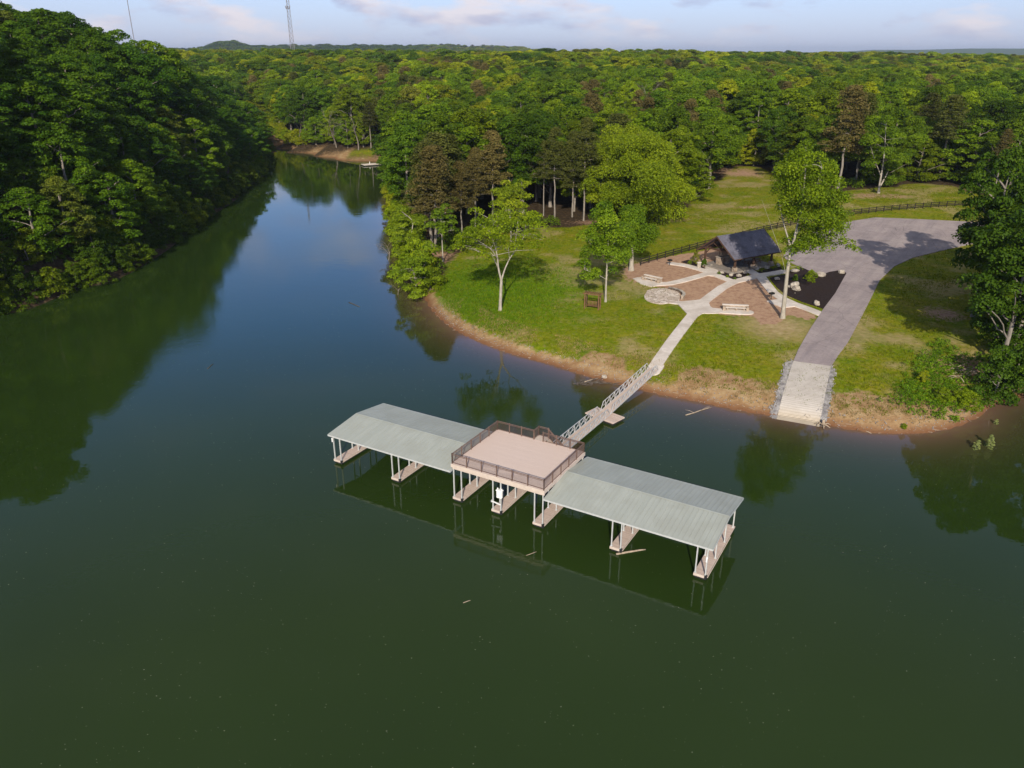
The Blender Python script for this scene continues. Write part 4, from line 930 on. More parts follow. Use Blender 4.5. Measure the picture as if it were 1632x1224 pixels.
ud = MB().box(D0, D1, DV0, DV1, DZ - .05, DZ).build('upper_deck', M['deck'], dock)
f = MB(); f.box(D0 - .03, D1 + .03, DV0 - .035, DV0 - .002, DZ - .34, DZ + .01).box(D0 - .03, D1 + .03, DV1 + .002, DV1 + .035, DZ - .34, DZ + .01)
f.box(D0 - .034, D0 - .002, DV0, DV1, DZ - .34, DZ + .008).box(D1 + .002, D1 + .034, DV0, DV1, DZ - .34, DZ + .008); f.build('fascia', M['fascia'], ud)
j = MB()
for v in (.10, 2.85, 5.6, 8.25): j.box(D0 + .05, D1 - .05, v - .07, v + .07, 3.52, DZ - .30)
s = D0 + .2
while s < D1: j.box(s - .025, s + .025, DV0 + .02, DV1 - .02, DZ - .29, DZ - .06); s += .6
j.build('joist', M['fascia'], ud)
def railing(pa, pb, nbay, parent, zb=None, skip_last=False):
    a, b = Vector(pa), Vector(pb); m = MB(); H = 1.05; up = Vector((0, 0, 1))
    m.bar(a + up * H, b + up * H, .08, .045); m.bar(a + up * .12, b + up * .12, .045, .05); m.bar(a + up * (H - .12), b + up * (H - .12), .04, .035)
    L_ = (b - a).length; n = int(L_ / .115)
    for k in range(1, n):
        p = a + (b - a) * k / n; m.box(p.x - .008, p.x + .008, p.y - .008, p.y + .008, p.z + .12, p.z + H - .1)
    r = m.build('railing', M['rail'], parent)
    for k in range(nbay + (0 if skip_last else 1)):
        p = a + (b - a) * k / nbay; MB().box(p.x - .042, p.x + .042, p.y - .042, p.y + .042, p.z + .0, p.z + H + .07).build('railing_post', M['rail'], r)
i_ = .07
railing((D0 + i_, DV0 + i_, DZ), (D1 - i_, DV0 + i_, DZ), 6, dock); railing((D1 - i_, DV0 + i_, DZ), (D1 - i_, DV1 - i_, DZ), 5, dock)
railing((D0 + i_, DV0 + i_, DZ), (D0 + i_, DV1 - i_, DZ), 5, dock)
railing((D0 + i_, DV1 - i_, DZ), (19.6, DV1 - i_, DZ), 3, dock); railing((20.65, DV1 - i_, DZ), (D1 - i_, DV1 - i_, DZ), 3, dock)
# stair behind the deck
st = MB(); st.box(19.55, 20.75, 8.46, 9.5, DZ - .12, DZ - .005)
for k in range(15): st.box(20.78 + k * .27, 21.07 + k * .27, 8.55, 9.45, DZ - .235 * (k + 1) - .05, DZ - .235 * (k + 1))
st.bar((20.75, 8.53, DZ - .2), (24.9, 8.53, .60), .05, .28); st.bar((20.75, 9.47, DZ - .2), (24.9, 9.47, .60), .05, .28)
sr = st.build('stair', M['fascia'], dock)
sp = MB()
for sx in (19.65, 20.65): sp.box(sx - .05, sx + .05, 9.37, 9.46, .3, DZ - .13)
sp.build('stair_post', M['steel'], sr)
MB().box(19.3, 26.2, 8.61, 10.3, .30, .45).build('stair_landing', M['finger_deck'], dock); MB().box(19.4, 26.1, 8.7, 10.2, -.25, .295).build('landing_float', M['float'], dock)
railing((19.6, DV1, DZ), (19.6, 9.42, DZ), 1, sr); railing((19.6, 9.42, DZ), (20.7, 9.42, DZ), 1, sr); railing((20.75, 9.42, DZ - .1), (24.6, 9.42, .72), 3, sr)

# white things hung on the dock posts
def hung(x, y, z, hgt, lab, big=True):
    e = empty('rescue_station' if big else 'dock_light', (x, y, z), DA); tag(e, lab, 'rescue station' if big else 'dock light')
    if big:
        m = MB(); m.prism([(-.27,-.2),(.27,-.2),(.3,-.05),(.27,.14),(-.27,.14),(-.3,-.05)], 0, .72); m.build('case', M['white'], e, .04)
        m = MB(); m.prism([(-.34,-.24),(.34,-.24),(.34,.16),(-.34,.16)], .722, .86); m.build('lid', M['white'], e, .05)
        MB().tube([(0,-.02,-.5),(0,-.02,-.004)], .05).build('bracket', M['steel'], e); t = MB().tube([(-.22,-.02,.862),(-.22,-.02,1.0)], .06); t.tube([(.22,-.02,.862),(.22,-.02,1.0)], .06).build('latch', M['white'], e)
    else:
        MB().tube([(0,0,0),(0,0,hgt*.7),(0,0,hgt*.72),(0,0,hgt)], [.075,.075,.10,.05], 10).build('housing', M['white'], e); MB().bar((0,.02,hgt*.5),(0,.16,hgt*.5), .04).build('bracket', M['steel'], e)
x, y = dl(20.62, -.08); hung(x, y, 2.0, 1, 'white lidded case mounted on a front post below the upper deck')
x, y = dl(.09, -.08); hung(x, y, 2.55, .45, 'small white lamp on the outermost post under the far left roof corner', False)
x, y = dl(40.28, -.08); hung(x, y, 1.9, .5, 'small white lamp on the front post at the right end of the dock', False)
e = empty('kayak_rail', (*dl(19.72, -.06), 1.35), DA); tag(e, 'short pale rail beside the post with the white case', 'rail'); MB().bar((0,0,0),(1.0,0,-.12), .09, .1).build('bar', M['white'], e); MB().box(-.06,.06,-.06,.1,-.1,.1).build('clamp', M['steel'], e)

# ------------------------------------------------------------------ gangways and the float between them
def gangway(A, B, lab, w=1.3, H=1.05):
    A, B = Vector(A), Vector(B); d = B - A; L_ = Vector((d.x, d.y)).length; rz = math.atan2(d.y, d.x); pit = math.atan2(d.z, L_)
    e = empty('gangway', A, rz); e.rotation_euler = (0, -pit, rz); tag(e, lab, 'gangway'); L_ = d.length
    MB().box(0, L_, -w/2, w/2, .05, .10).build('walking_deck', M['gang_deck'], e)
    k = MB()
    for s in (-1, 1): k.box(0, L_, s*w/2 - .03*s - .03, s*w/2 - .03*s + .03, -.05, .045)
    x = .2
    while x < L_: k.box(x - .03, x + .03, -w/2 + .07, w/2 - .07, -.04, .04); x += 1.0
    k.build('under_frame', M['alum'], e)
    for s in (-1, 1):
        y = s * (w/2 + .03); m = MB(); n = max(6, int(L_ / 1.25)); st = L_ / n
        m.bar((st*.6, y, H), (L_ - st*.6, y, H), .07); m.bar((0, y, .08), (L_, y, .08), .07); m.bar((st*.5, y, .55), (L_-st*.5, y, .55), .035)
        m.bar((0, y, .08), (st*.6, y, H), .06); m.bar((L_, y, .08), (L_ - st*.6, y, H), .06)
        for q in range(1, n):
            m.bar((q*st, y, .1), (q*st, y, H), .055)
            a, b = (q*st, (q+1)*st) if q < n - 1 else (q*st, L_ - st*.6)
            if q < n - 1: m.bar((a, y, .12), (b, y, H - .03), .045)
        m.build('truss_railing', M['alum'], e)
    return e
G0 = (*at(1042, 590), hz_at(*at(1042, 590)) + .12); gm = at_z(965, 658, .55); gd = at_z(906, 707, .55)
dd_ = Vector((gd[0] - gm[0], gd[1] - gm[1])); 
# extend the lower gangway to the rear edge of the dock
best = min(np.arange(0, 16, .1), key=lambda t: abs((gd[0] + dd_.normalized().x * t - DX) * dv[0] + (gd[1] + dd_.normalized().y * t - DY) * dv[1] - 10.2))
ge = (gd[0] + dd_.normalized().x * best, gd[1] + dd_.normalized().y * best)
gangway((gm[0], gm[1], .52), G0, 'pale metal gangway climbing from the small float up to the concrete path')
gangway((ge[0], ge[1], .50), (gm[0] + dd_.normalized().x * .1, gm[1] + dd_.normalized().y * .1, .50), 'pale metal gangway from the dock out to the small float')
fc = (np.array(at_z(937, 660, .35)) + np.array(at_z(991, 664, .35))) / 2; fa = math.atan2(at_z(991,664,.3)[1]-at_z(953,650,.3)[1], at_z(991,664,.3)[0]-at_z(953,650,.3)[0])
e = empty('gangway_float', (fc[0], fc[1], 0), fa); tag(e, 'small square float under the joint of the two gangways', 'float')
MB().box(-2.1, 2.1, -1.15, 1.15, .28, .42).build('deck', M['finger_deck'], e, .01); MB().box(-2.0, 2.0, -1.05, 1.05, -.3, .276).build('float', M['float'], e)
x, y = at(1043, 590); e = tag(sheet('path_abutment', lambda P: np.maximum(line_sdf(P, [(x - .2, y - .35), (x + .45, y + .85)], 1.9), -1e9), (x-3, y-3, x+3, y+3), .15, .16, M['concrete'], .7))

# small dock at the far end of the inlet
x, y = at_z(594, 262, .3); e = empty('small_dock', (x, y, 0), R(28)); tag(e, 'small pale dock far down the inlet', 'dock')
MB().box(-4.2, 4.2, -1.9, 1.9, .35, .52).build('deck', M['concrete'], e); MB().box(-4.0, 4.0, -1.75, 1.75, -.2, .346).build('float', M['float'], e)
for q in ((-1.0, .6), (3.9, 1.6), (3.9, -1.6)): MB().tube([(q[0], q[1], .2), (q[0], q[1], 1.35)], .12).build('post', M['white'], e)

# ------------------------------------------------------------------ pavilion
PA = R(31.66); PX0, PY0 = 36.7 + 6.0 * math.cos(PA), 138.7 + 6.0 * math.sin(PA); PG = hz_at(PX0, PY0)
pv = empty('pavilion', (PX0, PY0, PG), PA); tag(pv, 'open timber pavilion with steep dark shingle roof', 'pavilion')
HL, HW, PE, PRZ = 6.05, 4.65, 2.75, 6.05
MB().box(-HL + .5, HL - .5, -HW + .7, HW - .7, -.4, .22).build('floor_slab', M['slab'], pv, .02)
m = MB()
for s in (-1, 1):
    a = [(-HL, s*HW, PE), (HL, s*HW, PE), (HL, 0, PRZ), (-HL, 0, PRZ)]; b = [(p[0], p[1], p[2] - .16) for p in a]
    m.add(a + b, [(0,1,2,3),(7,6,5,4),(0,4,5,1),(1,5,6,2),(2,6,7,3),(3,7,4,0)])
rf = m.build('roof', M['shingle'], pv)
MB().add([(-HL-.02,-.2,PRZ-.10),(HL+.02,-.2,PRZ-.10),(HL+.02,0,PRZ+.05),(-HL-.02,0,PRZ+.05),(HL+.02,.2,PRZ-.10),(-HL-.02,.2,PRZ-.10)], [(0,1,2,3),(3,2,4,5)]).build('ridge_cap', M['shingle'], rf)
t = MB()
for s in (-1, 1):
    for x in (-HL - .06, HL + .005): t.bar((x + .03, s*HW, PE - .12), (x + .03, s*.02, PRZ - .12), .055, .26)
    t.box(-HL, HL, s*HW - .03 + s*.035, s*HW + .03 + s*.035, PE - .2, PE - .02)
t.build('barge_board', M['timber'], rf)
for x in (-4.7, 0, 4.7):
    for s in (-1, 1):
        p = MB().box(x - .15, x + .15, s*3.7 - .15, s*3.7 + .15, .9, PE + .38).build('post', M['timber'], pv)
        MB().box(x - .36, x + .36, s*3.7 - .36, s*3.7 + .36, .225, .92).build('stone_base', M['masonry'], p, .04)
    m = MB(); m.bar((x, -3.7, PE + .5), (x, 3.7, PE + .5), .2, .28); m.bar((x, 0, PE + .64), (x, 0, PRZ - .35), .2, .2)
    for s in (-1, 1):
        m.bar((x, s*4.2, PE + .15), (x, s*.12, PRZ - .38), .18, .24); m.bar((x, s*.15, PE + .9), (x, s*1.75, PRZ - 1.75), .16, .18); m.bar((x, s*3.6, PE - .6), (x, s*2.7, PE + .4), .14, .16)
    m.build('truss', M['timber'], pv)
m = MB()
for s in (-1, 1): m.box(-HL + .1, HL - .1, s*3.7 - .1, s*3.7 + .1, PE + .385, PE + .62)
m.build('eave_beam', M['timber'], pv)
def place_px(px, py): x, y = at(px, py); return x, y, hz_at(x, y)
x, y = PX0 + math.cos(PA) * -2.2 - math.sin(PA) * 1.6, PY0 + math.sin(PA) * -2.2 + math.cos(PA) * 1.6
e = empty('fireplace', (x, y, PG + .22), PA); tag(e, 'brown stone fireplace standing inside the pavilion', 'fireplace')
MB().prism([(-1.3,-.5),(-.45,-.5),(-.45,.1),(.45,.1),(.45,-.5),(1.3,-.5),(1.3,.5),(-1.3,.5)], 0, 1.3).build('hearth', M['masonry'], e, .03); MB().box(-1.4, 1.4, -.62, .6, 1.303, 1.45).build('mantel', M['stone'], e, .02); MB().box(-.8, .8, -.25, .5, 1.453, 2.6).build('chimney_breast', M['masonry'], e, .03)
def picnic_table(x, y, z, rz, lab):
    e = empty('picnic_table', (x, y, z), rz); tag(e, lab, 'picnic table')
    MB().box(-.95, .95, -.38, .38, .70, .76).build('tabletop', M['brown_wood'], e, .01)
    for s in (-1, 1): MB().box(-.95, .95, s*.72 - .14, s*.72 + .14, .42, .47).build('bench_seat', M['brown_wood'], e, .01)
    for s in (-.65, .65):
        m = MB(); m.bar((s, -.62, 0), (s, -.22, .70), .05, .1); m.bar((s, .62, 0), (s, .22, .70), .05, .1); m.bar((s, -.84, .39), (s, .84, .39), .05, .09); m.build('leg_frame', M['brown_wood'], e)
for (lx, ly, lab) in ((1.2, -1.6, 'wooden picnic table near the front eave inside the pavilion'), (3.6, -1.2, 'wooden picnic table near the right gable inside the pavilion'), (2.4, 1.6, 'wooden picnic table at the back inside the pavilion')):
    picnic_table(PX0 + math.cos(PA)*lx - math.sin(PA)*ly, PY0 + math.sin(PA)*lx + math.cos(PA)*ly, PG + .22, PA + .1, lab)

# ------------------------------------------------------------------ boulders, stone seats, grills, swing, fence
def rock_mesh(name, seed, n=3, flat=.6):
    bm = bmesh.new(); bmesh.ops.create_icosphere(bm, subdivisions=n, radius=1)
    for v in bm.verts:
        p = v.co * 1.3 + Vector((seed * 3.7, seed, -seed)); d = 1 + .32 * mnoise.noise(p) + .14 * mnoise.noise(p * 2.6) + .05 * mnoise.noise(p * 7)
        v.co *= d; v.co.z *= flat
        for ax in range(3): v.co[ax] = max(-.82, min(.82, v.co[ax]))
    me = bpy.data.meshes.new(name); bm.to_mesh(me); bm.free(); me.materials.append(M['stone']); return me
RK = [rock_mesh('boulder', s_, 3, f_) for s_, f_ in ((1, .6), (2, .75), (3, .5), (4, .66))]
def boulder(px, py, r, lab, k=0, rz=0.0, sz=1.0):
    x, y, z = place_px(px, py); o = bpy.data.objects.new('boulder', RK[k]); C.objects.link(o); o.location = (x, y, z + r * .32); r *= .85; o.scale = (r, r * .8, r * sz); o.rotation_euler = (0, 0, rz); return tag(o, lab, 'boulder')
boulder(1238, 446, .62, 'white boulder in the corner of the mulch bed nearest the pavilion', 0, .3)
boulder(1266, 459, 1.15, 'large pale boulder heaped beside the tall bare trunk in the mulch bed', 1, 1.0, 1.1); boulder(1269, 463, .9, 'angular boulder in front of the large heaped one', 3, 2.2)
boulder(1258, 458, .55, 'small boulder left of the heaped boulders in the mulch bed', 2, .8); boulder(1307, 441, 1.25, 'long flat pale boulder by the lot edge of the mulch bed', 2, 2.6, .7)
boulder(1341, 436, .75, 'white boulder at the far tip of the mulch bed', 1, .2); boulder(1301, 486, .8, 'white boulder at the lower edge of the mulch bed', 3, 1.4); boulder(1267, 468, .18, 'tiny white stone alone on the dark mulch', 0)
boulder(1266, 434, 1.1, 'flat tan slab behind the mulch bed shrubs', 2, .5, .5)
for k, (px, py, r, lab) in enumerate([(1150,436,.55,'grey stone at the left end of the small bed before the pavilion'),(1165,440,.6,'tan stone in the small bed before the pavilion, second from the left'),(1177,441,.65,'broad pale stone in the middle of the small bed before the pavilion'),(1187,436,.5,'brown stone at the right end of the small bed before the pavilion'),(1206,430,.7,'weathered stone beside the pavilion step'),(1222,428,.6,'grey stone behind the right small bed at the pavilion'),(1133,425,.55,'white stone by the left pavilion entrance'),(1240,424,.6,'pale stone at the right front pavilion post')]):
    boulder(px, py, r, lab, k % 4, k * 1.1)
x, y, z = place_px(1113.5, 427); e = empty('stone_block', (x, y, z), .4); tag(e, 'white upright stone block in the dark bed left of the pavilion', 'stone block'); MB().box(-.32, .32, -.22, .22, 0, .98).build('block', M['stone'], e, .06); MB().box(-.38, .38, -.28, .28, .983, 1.1).build('cap_stone', M['concrete'], e, .03)
# small planting in the beds
for px, py, h, tn, lab in [(1146,438,.7,'mid','low green plant at the left tip of the small pavilion bed'),(1159,443,.6,'fresh','low green plant between stones in the small pavilion bed'),(1171,446,.55,'mid','low plant at the front point of the small pavilion bed'),(1192,440,.6,'olive','low olive plant at the right tip of the small pavilion bed'),(1214,434,.45,'olive','low dark plant in the right pavilion bed'),(1232,430,.5,'mid','low green plant at the far end of the right pavilion bed'),(1099,421,.8,'fresh','low green plant at the outer tip of the left pavilion bed')]:
    x, y = at(px, py); tree_thing('shrub', 1, x, y, h, px, GREEN[tn], lab, 'plant', wide=.8, name='low_plant')
def stone_seat(pa, pb, lab, hgt=.66):
    xa, ya, za = place_px(*pa); xb, yb, zb = place_px(*pb); L_ = math.hypot(xb - xa, yb - ya); e = empty('stone_bench', (xa, ya, (za + zb) / 2 + .1), math.atan2(yb - ya, xb - xa)); tag(e, lab, 'bench')
    MB().box(0, L_, .0, .42, -.3, hgt).build('back_wall', M['masonry'], e, .03); MB().box(-.06, L_ + .06, -.05, .47, hgt + .003, hgt + .12).build('cap_stone', M['concrete'], e, .02)
    MB().box(.4, L_ - .4, -.62, -.07, .38, .47).build('seat', M['concrete'], e, .02)
    for q in (.6, L_ / 2, L_ - .8): MB().box(q, q + .2, -.55, -.1, -.2, .377).build('leg', M['masonry'], e)
    for q in (-.02, L_ - .4): MB().box(q, q + .42, -.72, -.003, -.3, .62).build('arm', M['masonry'], e, .03)
stone_seat((1151, 494), (1192, 495), 'low pale stone bench on the concrete pad right of the path junction')
stone_seat((1026, 445), (1053, 451), 'low pale stone bench on the pad at the upper left path end')
x, y, z = place_px(1054, 472); e = empty('seat_wall', (PCx, PCy, hz_at(PCx, PCy) + .12), 0); tag(e, 'curved low stone wall around the right side of the round patio', 'wall')
m = MB(); c_ = MB(); ang0, ang1, n = R(-35), R(62), 12; rad = 3.35
def arcseg(mb, r0, r1, z0, z1):
    pts = []
    for k in range(n + 1):
        a = ang0 + (ang1 - ang0) * k / n; pts.append((math.cos(a), math.sin(a)))
    for (a, b) in zip(pts, pts[1:]):
        mb.add([(a[0]*r0,a[1]*r0,z0),(a[0]*r1,a[1]*r1,z0),(b[0]*r1,b[1]*r1,z0),(b[0]*r0,b[1]*r0,z0),(a[0]*r0,a[1]*r0,z1),(a[0]*r1,a[1]*r1,z1),(b[0]*r1,b[1]*r1,z1),(b[0]*r0,b[1]*r0,z1)], [(0,3,2,1),(4,5,6,7),(0,1,5,4),(2,3,7,6)] + ([(3,0,4,7)] if a == pts[0] else []) + ([(1,2,6,5)] if b == pts[-1] else []))
arcseg(m, rad, rad + .4, -.3, .5); m.build('wall', M['masonry'], e); arcseg(c_, rad - .05, rad + .45, .503, .6); c_.build('cap_stone', M['stone'], e)
def grill(px, py, lab):
    x, y, z = place_px(px, py); e = empty('park_grill', (x, y, z), .5); tag(e, lab, 'grill'); MB().tube([(0,0,-.2),(0,0,.85)], .05).build('post', M['iron'], e)
    m = MB(); m.box(-.38,.38,-.28,.28,.853,.89).box(-.38,-.35,-.28,.28,.893,1.13).box(.35,.38,-.28,.28,.893,1.13).box(-.347,.347,.25,.28,.893,1.13); m.build('firebox', M['iron'], e)
    m = MB()
    for k in range(8): m.bar((-.34 + k*.097, -.27, 1.06), (-.34 + k*.097, .24, 1.06), .02)
    m.build('grate', M['iron'], e)
grill(1229, 477, 'black park grill on a post beside the path to the road'); grill(1067, 423, 'black park grill at the end of the path left of the pavilion')
x, y, z = place_px(944, 492); e = empty('timber_swing', (x, y, z), R(-24)); tag(e, 'brown timber frame with a hanging bench seat on the lawn', 'swing')
for s in (-1, 1):
    m = MB(); m.box(s*1.15 - .08, s*1.15 + .08, -.55, -.4, 0, 2.3).box(s*1.15 - .08, s*1.15 + .08, .4, .55, 0, 2.3); m.build('post', M['brown_wood'], e)
    m = MB(); m.bar((s*1.15, -.4, .9), (s*1.15, .4, .9), .1); m.bar((s*1.15, -.6, 2.36), (s*1.15, .6, 2.36), .13); m.build('side_rail', M['brown_wood'], e)
m = MB(); m.bar((-1.5, -.45, 2.5), (1.5, -.45, 2.5), .15); m.bar((-1.5, .45, 2.5), (1.5, .45, 2.5), .15)
for k in range(9): m.bar((-1.2 + k*.3, -.62, 2.615), (-1.2 + k*.3, .62, 2.615), .06, .07)
m.build('top_beam', M['brown_wood'], e)
m = MB()
for k in range(6): m.box(-.9, .9, -.28 + k*.1, -.2 + k*.1, .48, .51)
sw = m.build('seat', M['brown_wood'], e); m = MB()
for k in range(8): m.box(-.88 + k*.235, -.77 + k*.235, .32, .35, .515, 1.1)
m.bar((-.92, .335, 1.12), (.92, .335, 1.12), .05, .07); m.build('backrest', M['brown_wood'], e)
m = MB()
for s in (-1, 1): m.bar((s*.88, -.25, .5), (s*.95, -.1, 2.43), .03); m.bar((s*.88, .3, .5), (s*.95, .1, 2.43), .03)
m.build('chain', M['iron'], e)
# rail fence along the meadow
FP = [at(*p) for p in [(1021,423),(1068,409),(1115,396),(1152,386),(1192,376),(1228,367),(1250,362),(1300,352),(1355,343.5),(1400,338),(1450,333.5),(1500,330),(1550,327),(1600,325)]]
def resample(p, step):
    p = np.array(p); sl = np.r_[0, np.cumsum(np.linalg.norm(np.diff(p, axis=0), axis=1))]; n = int(round(sl[-1] / step)); t = np.linspace(0, sl[-1], n + 1); return np.stack([np.interp(t, sl, p[:, 0]), np.interp(t, sl, p[:, 1])], 1)
fp = resample(FP, 2.45); e = empty('rail_fence', (fp[0][0], fp[0][1], hz_at(*fp[0]))); tag(e, 'dark three rail wooden fence between the park and the meadow', 'fence'); O = Vector(e.location)
tops = [Vector((q[0], q[1], hz_at(*q))) - O for q in fp]
for q in tops: MB().box(q.x - .08, q.x + .08, q.y - .08, q.y + .08, q.z - .3, q.z + 1.4).build('post', M['dark_rail'], e)
for zz in (.42, .82, 1.22):
    m = MB()
    for a, b in zip(tops, tops[1:]): m.bar(a + Vector((.0, -.1, zz)), b + Vector((.0, -.1, zz)), .05, .16)
    m.build('rail', M['dark_rail'], e)

# ------------------------------------------------------------------ radio masts beyond the wood
def lattice(px, ytop, dist, H, w0, w1, lab, braces=26):
    r = ray(px, 85); t = dist / r[1]; x, y = r[0] * t, dist; z0 = hz_at(x, y)
    e = empty('radio_tower', (x, y, z0), .3); tag(e, lab, 'radio tower'); legs = [(math.cos(a), math.sin(a)) for a in (0, 2.094, 4.189)]
    for lx, ly in legs: MB().bar((lx*w0, ly*w0, 0), (lx*w1, ly*w1, H), .42).build('leg', M['tower'], e)
    m = MB()
    for k in range(braces):
        za, zb = H*k/braces, H*(k+1)/braces; wa, wb = w0 + (w1-w0)*k/braces, w0 + (w1-w0)*(k+1)/braces
        for i in range(3):
            a, b = legs[i], legs[(i+1) % 3]; m.bar((a[0]*wa, a[1]*wa, za), (b[0]*wb, b[1]*wb, zb), .24); m.bar((b[0]*wa, b[1]*wa, za), (a[0]*wb, a[1]*wb, zb), .24); m.bar((a[0]*wb, a[1]*wb, zb), (b[0]*wb, b[1]*wb, zb), .24)
    m.build('lattice_brace', M['tower'], e)
    return e, z0
r_ = ray(463, 12); tt = 1000 / r_[1]; zdish = CAM_H + r_[2] * tt
e, z0 = lattice(466, 0, 1000, 135, 3.6, 1.0, 'tall grey lattice radio tower on the horizon left of centre')
za = zdish - z0
for k in range(4):
    a = k * 1.57; MB().tube([(math.cos(a)*1.6, math.sin(a)*1.6, za - 1.6), (math.cos(a)*2.6, math.sin(a)*2.6, za + 1.6)], .55, 6).build('antenna_panel', M['tower'], e)
r = ray(213, 60); t = 950 / r[1]; x, y = r[0]*t, 950; e = empty('radio_mast', (x, y, hz_at(x, y))); tag(e, 'thin slanting radio mast above the wooded left hill', 'radio mast'); MB().tube([(0,0,0),(0,0,90)], [.45,.35], 6).build('pole', M['tower'], e); MB().tube([(0,0,90.01),(0,0,101)], .16, 6).build('aerial', M['tower'], e)

# ------------------------------------------------------------------ drift wood, saplings and other small things
def stick(px, py, px2, py2, rad, lab, m='drift', name='floating_log', z=.03, cat='log', bend=.15, twigs=0):
    a, b = at_z(px, py, 0), at_z(px2, py2, 0); A, B = Vector((*a, 0)), Vector((*b, 0)); r = random.Random(int(px)); L_ = (B - A).length
    pts = [A + (B - A) * t + Vector((r.uniform(-1,1), r.uniform(-1,1), 0)) * bend * L_ * .12 + Vector((0,0, z)) for t in (0, .3, .6, .85, 1)]
    mb = MB().tube(pts, [rad, rad, rad*.9, rad*.75, rad*.45], 7)
    for k in range(twigs):
        p = pts[1 + k % 3]; q = p + Vector((r.uniform(-1,1), r.uniform(-1,1), r.uniform(.1,.7))) * L_ * .3; mb.tube([p, (p+q)/2 + Vector((0,0,.08)), q], [rad*.5, rad*.4, rad*.15], 5)
    return tag(mb.build(name, M[m], None, smooth=True), lab, cat)
stick(982, 884, 1028, 876, .10, 'pale floating log just off the end of a dock finger'); stick(556, 482, 573, 489, .07, 'dark stick floating alone on the blue water', 'dark_drift', 'floating_stick', cat='stick')
stick(1093, 662, 1134, 649, .06, 'long thin branch lying in the shallows between path and ramp', 'drift', 'floating_branch', cat='branch', twigs=2); stick(1365, 682, 1389, 691, .06, 'thin pale branch at the waterline right of the ramp', 'drift', 'floating_branch', cat='branch', twigs=1)
stick(738, 961, 750, 957, .03, 'thin twig floating in the foreground water', 'drift', 'floating_stick', cat='stick')
stick(330, 588, 340, 580, .04, 'small twig floating near the dark left reflection', 'dark_drift', 'floating_stick', cat='stick')
stick(855, 880, 838, 886, .03, 'thin twig floating in front of the dock', 'drift', 'floating_stick', cat='stick')
# brush pile beside the gangway
x, y = at_z(938, 612, 0); r = random.Random(5); mb = MB()
for k in range(46):
    p = Vector((r.gauss(0, 1.3), r.gauss(0, .45), r.uniform(-.05, .2))); a = r.gauss(.2, .7); q = p + Vector((math.cos(a), math.sin(a), r.uniform(-.05, .28))) * r.uniform(.6, 1.6); mb.tube([p, (p+q)/2 + Vector((0,0,r.uniform(0,.12))), q], [.05,.04,.015], 5)
o = mb.build('brush_pile', M['dark_drift']); o.location = (x, y, .02); tag(o, 'purplish brush pile half sunk beside the gangway', 'brush pile')
stick(930, 613, 953, 606, .06, 'bleached curved limb sticking out of the brush pile', 'drift', 'dead_limb', .35, 'limb', .4); boulder(963, 602, .5, 'single white rock in the shallows behind the brush pile', 0)
# stump at the ramp foot
x, y = at_z(1311, 679, 0); mb = MB(); mb.tube([(0,0,-.2),(.05,0,.35),(.02,.04,.8)], [.3,.2,.14], 8)
for k in range(7):
    a = k * .9; mb.tube([(math.cos(a)*.15, math.sin(a)*.15, .2), (math.cos(a)*.55, math.sin(a)*.55, .35 + .2*math.sin(k*2)), (math.cos(a)*.95, math.sin(a)*.95, .1)], [.1,.07,.03], 6)
o = mb.build('stump', M['drift'], smooth=True); o.location = (x, y, 0); tag(o, 'twisted driftwood stump at the lower right corner of the ramp', 'stump')
# saplings standing in the water
for px, py, h, lab in ((1556, 716, 1.3, 'smaller sapling standing in the water at the right'), (1576, 713, 1.7, 'taller leafy sapling standing in the water at the right'), (1587, 676, .8, 'tiny sapling poking out of the water by the weedy shore')):
    x, y = at_z(px, py, 0); tree_thing('shrub', 2, x, y, h, px, (.30, .36, .12), lab, 'sapling', wide=.75, z=-.1, name='sapling')
# dead snags along the inlet's right bank
for px, py, H, lab, var in [(606,300,8,'grey dead snag leaning over the inlet by the pale green tree',0),(612,415,5.5,'bare dark branches rising from the water at the bank corner',1),(625,470,3.5,'low dead branches in the water at the inlet corner',0)]:
    x, y = at_z(px, py, 0); tree_thing('bare', var, x + 1, y, H, px, (0,0,0), lab, z=-.2, name='dead_snag', wide=1.4)
# extra bare trunks seen at the far shore and the meadow edge
for px, py, top, lab in [(433,243,180,None),(478,238,175,'leaning bare pale tree at the far shore, left of the small clearing'),(537,243,150,'tall bare pale tree at the far shore clearing'),(572,248,160,'thin bare tree right of the far shore clearing'),(1045,230,92,'grey leafless tree standing above the wood behind the yellow green tree'),(905,130,80,None),(1568,262,150,'tall grey leafless tree at the right behind the meadow'),(1600,262,150,'grey leafless tree nearest the right edge of the wood')]:
    if lab is None: continue
    x, y = at(px, py); zt = tp(px, top, y)[2]; tree_thing('bare', px % 2, x, y, max(9, (zt - hz_at(x, y))), px * .7, (0,0,0), lab, name='bare_tree', tmat='dead_wood')

# ------------------------------------------------------------------ uncountable small stuff
def scatter_in(fn, bbox, n, r):
    out = []
    while len(out) < n:
        p = np.stack([r.uniform(bbox[0], bbox[2], 4000), r.uniform(bbox[1], bbox[3], 4000)], 1); out += list(p[fn(p)])
    return np.array(out[:n])
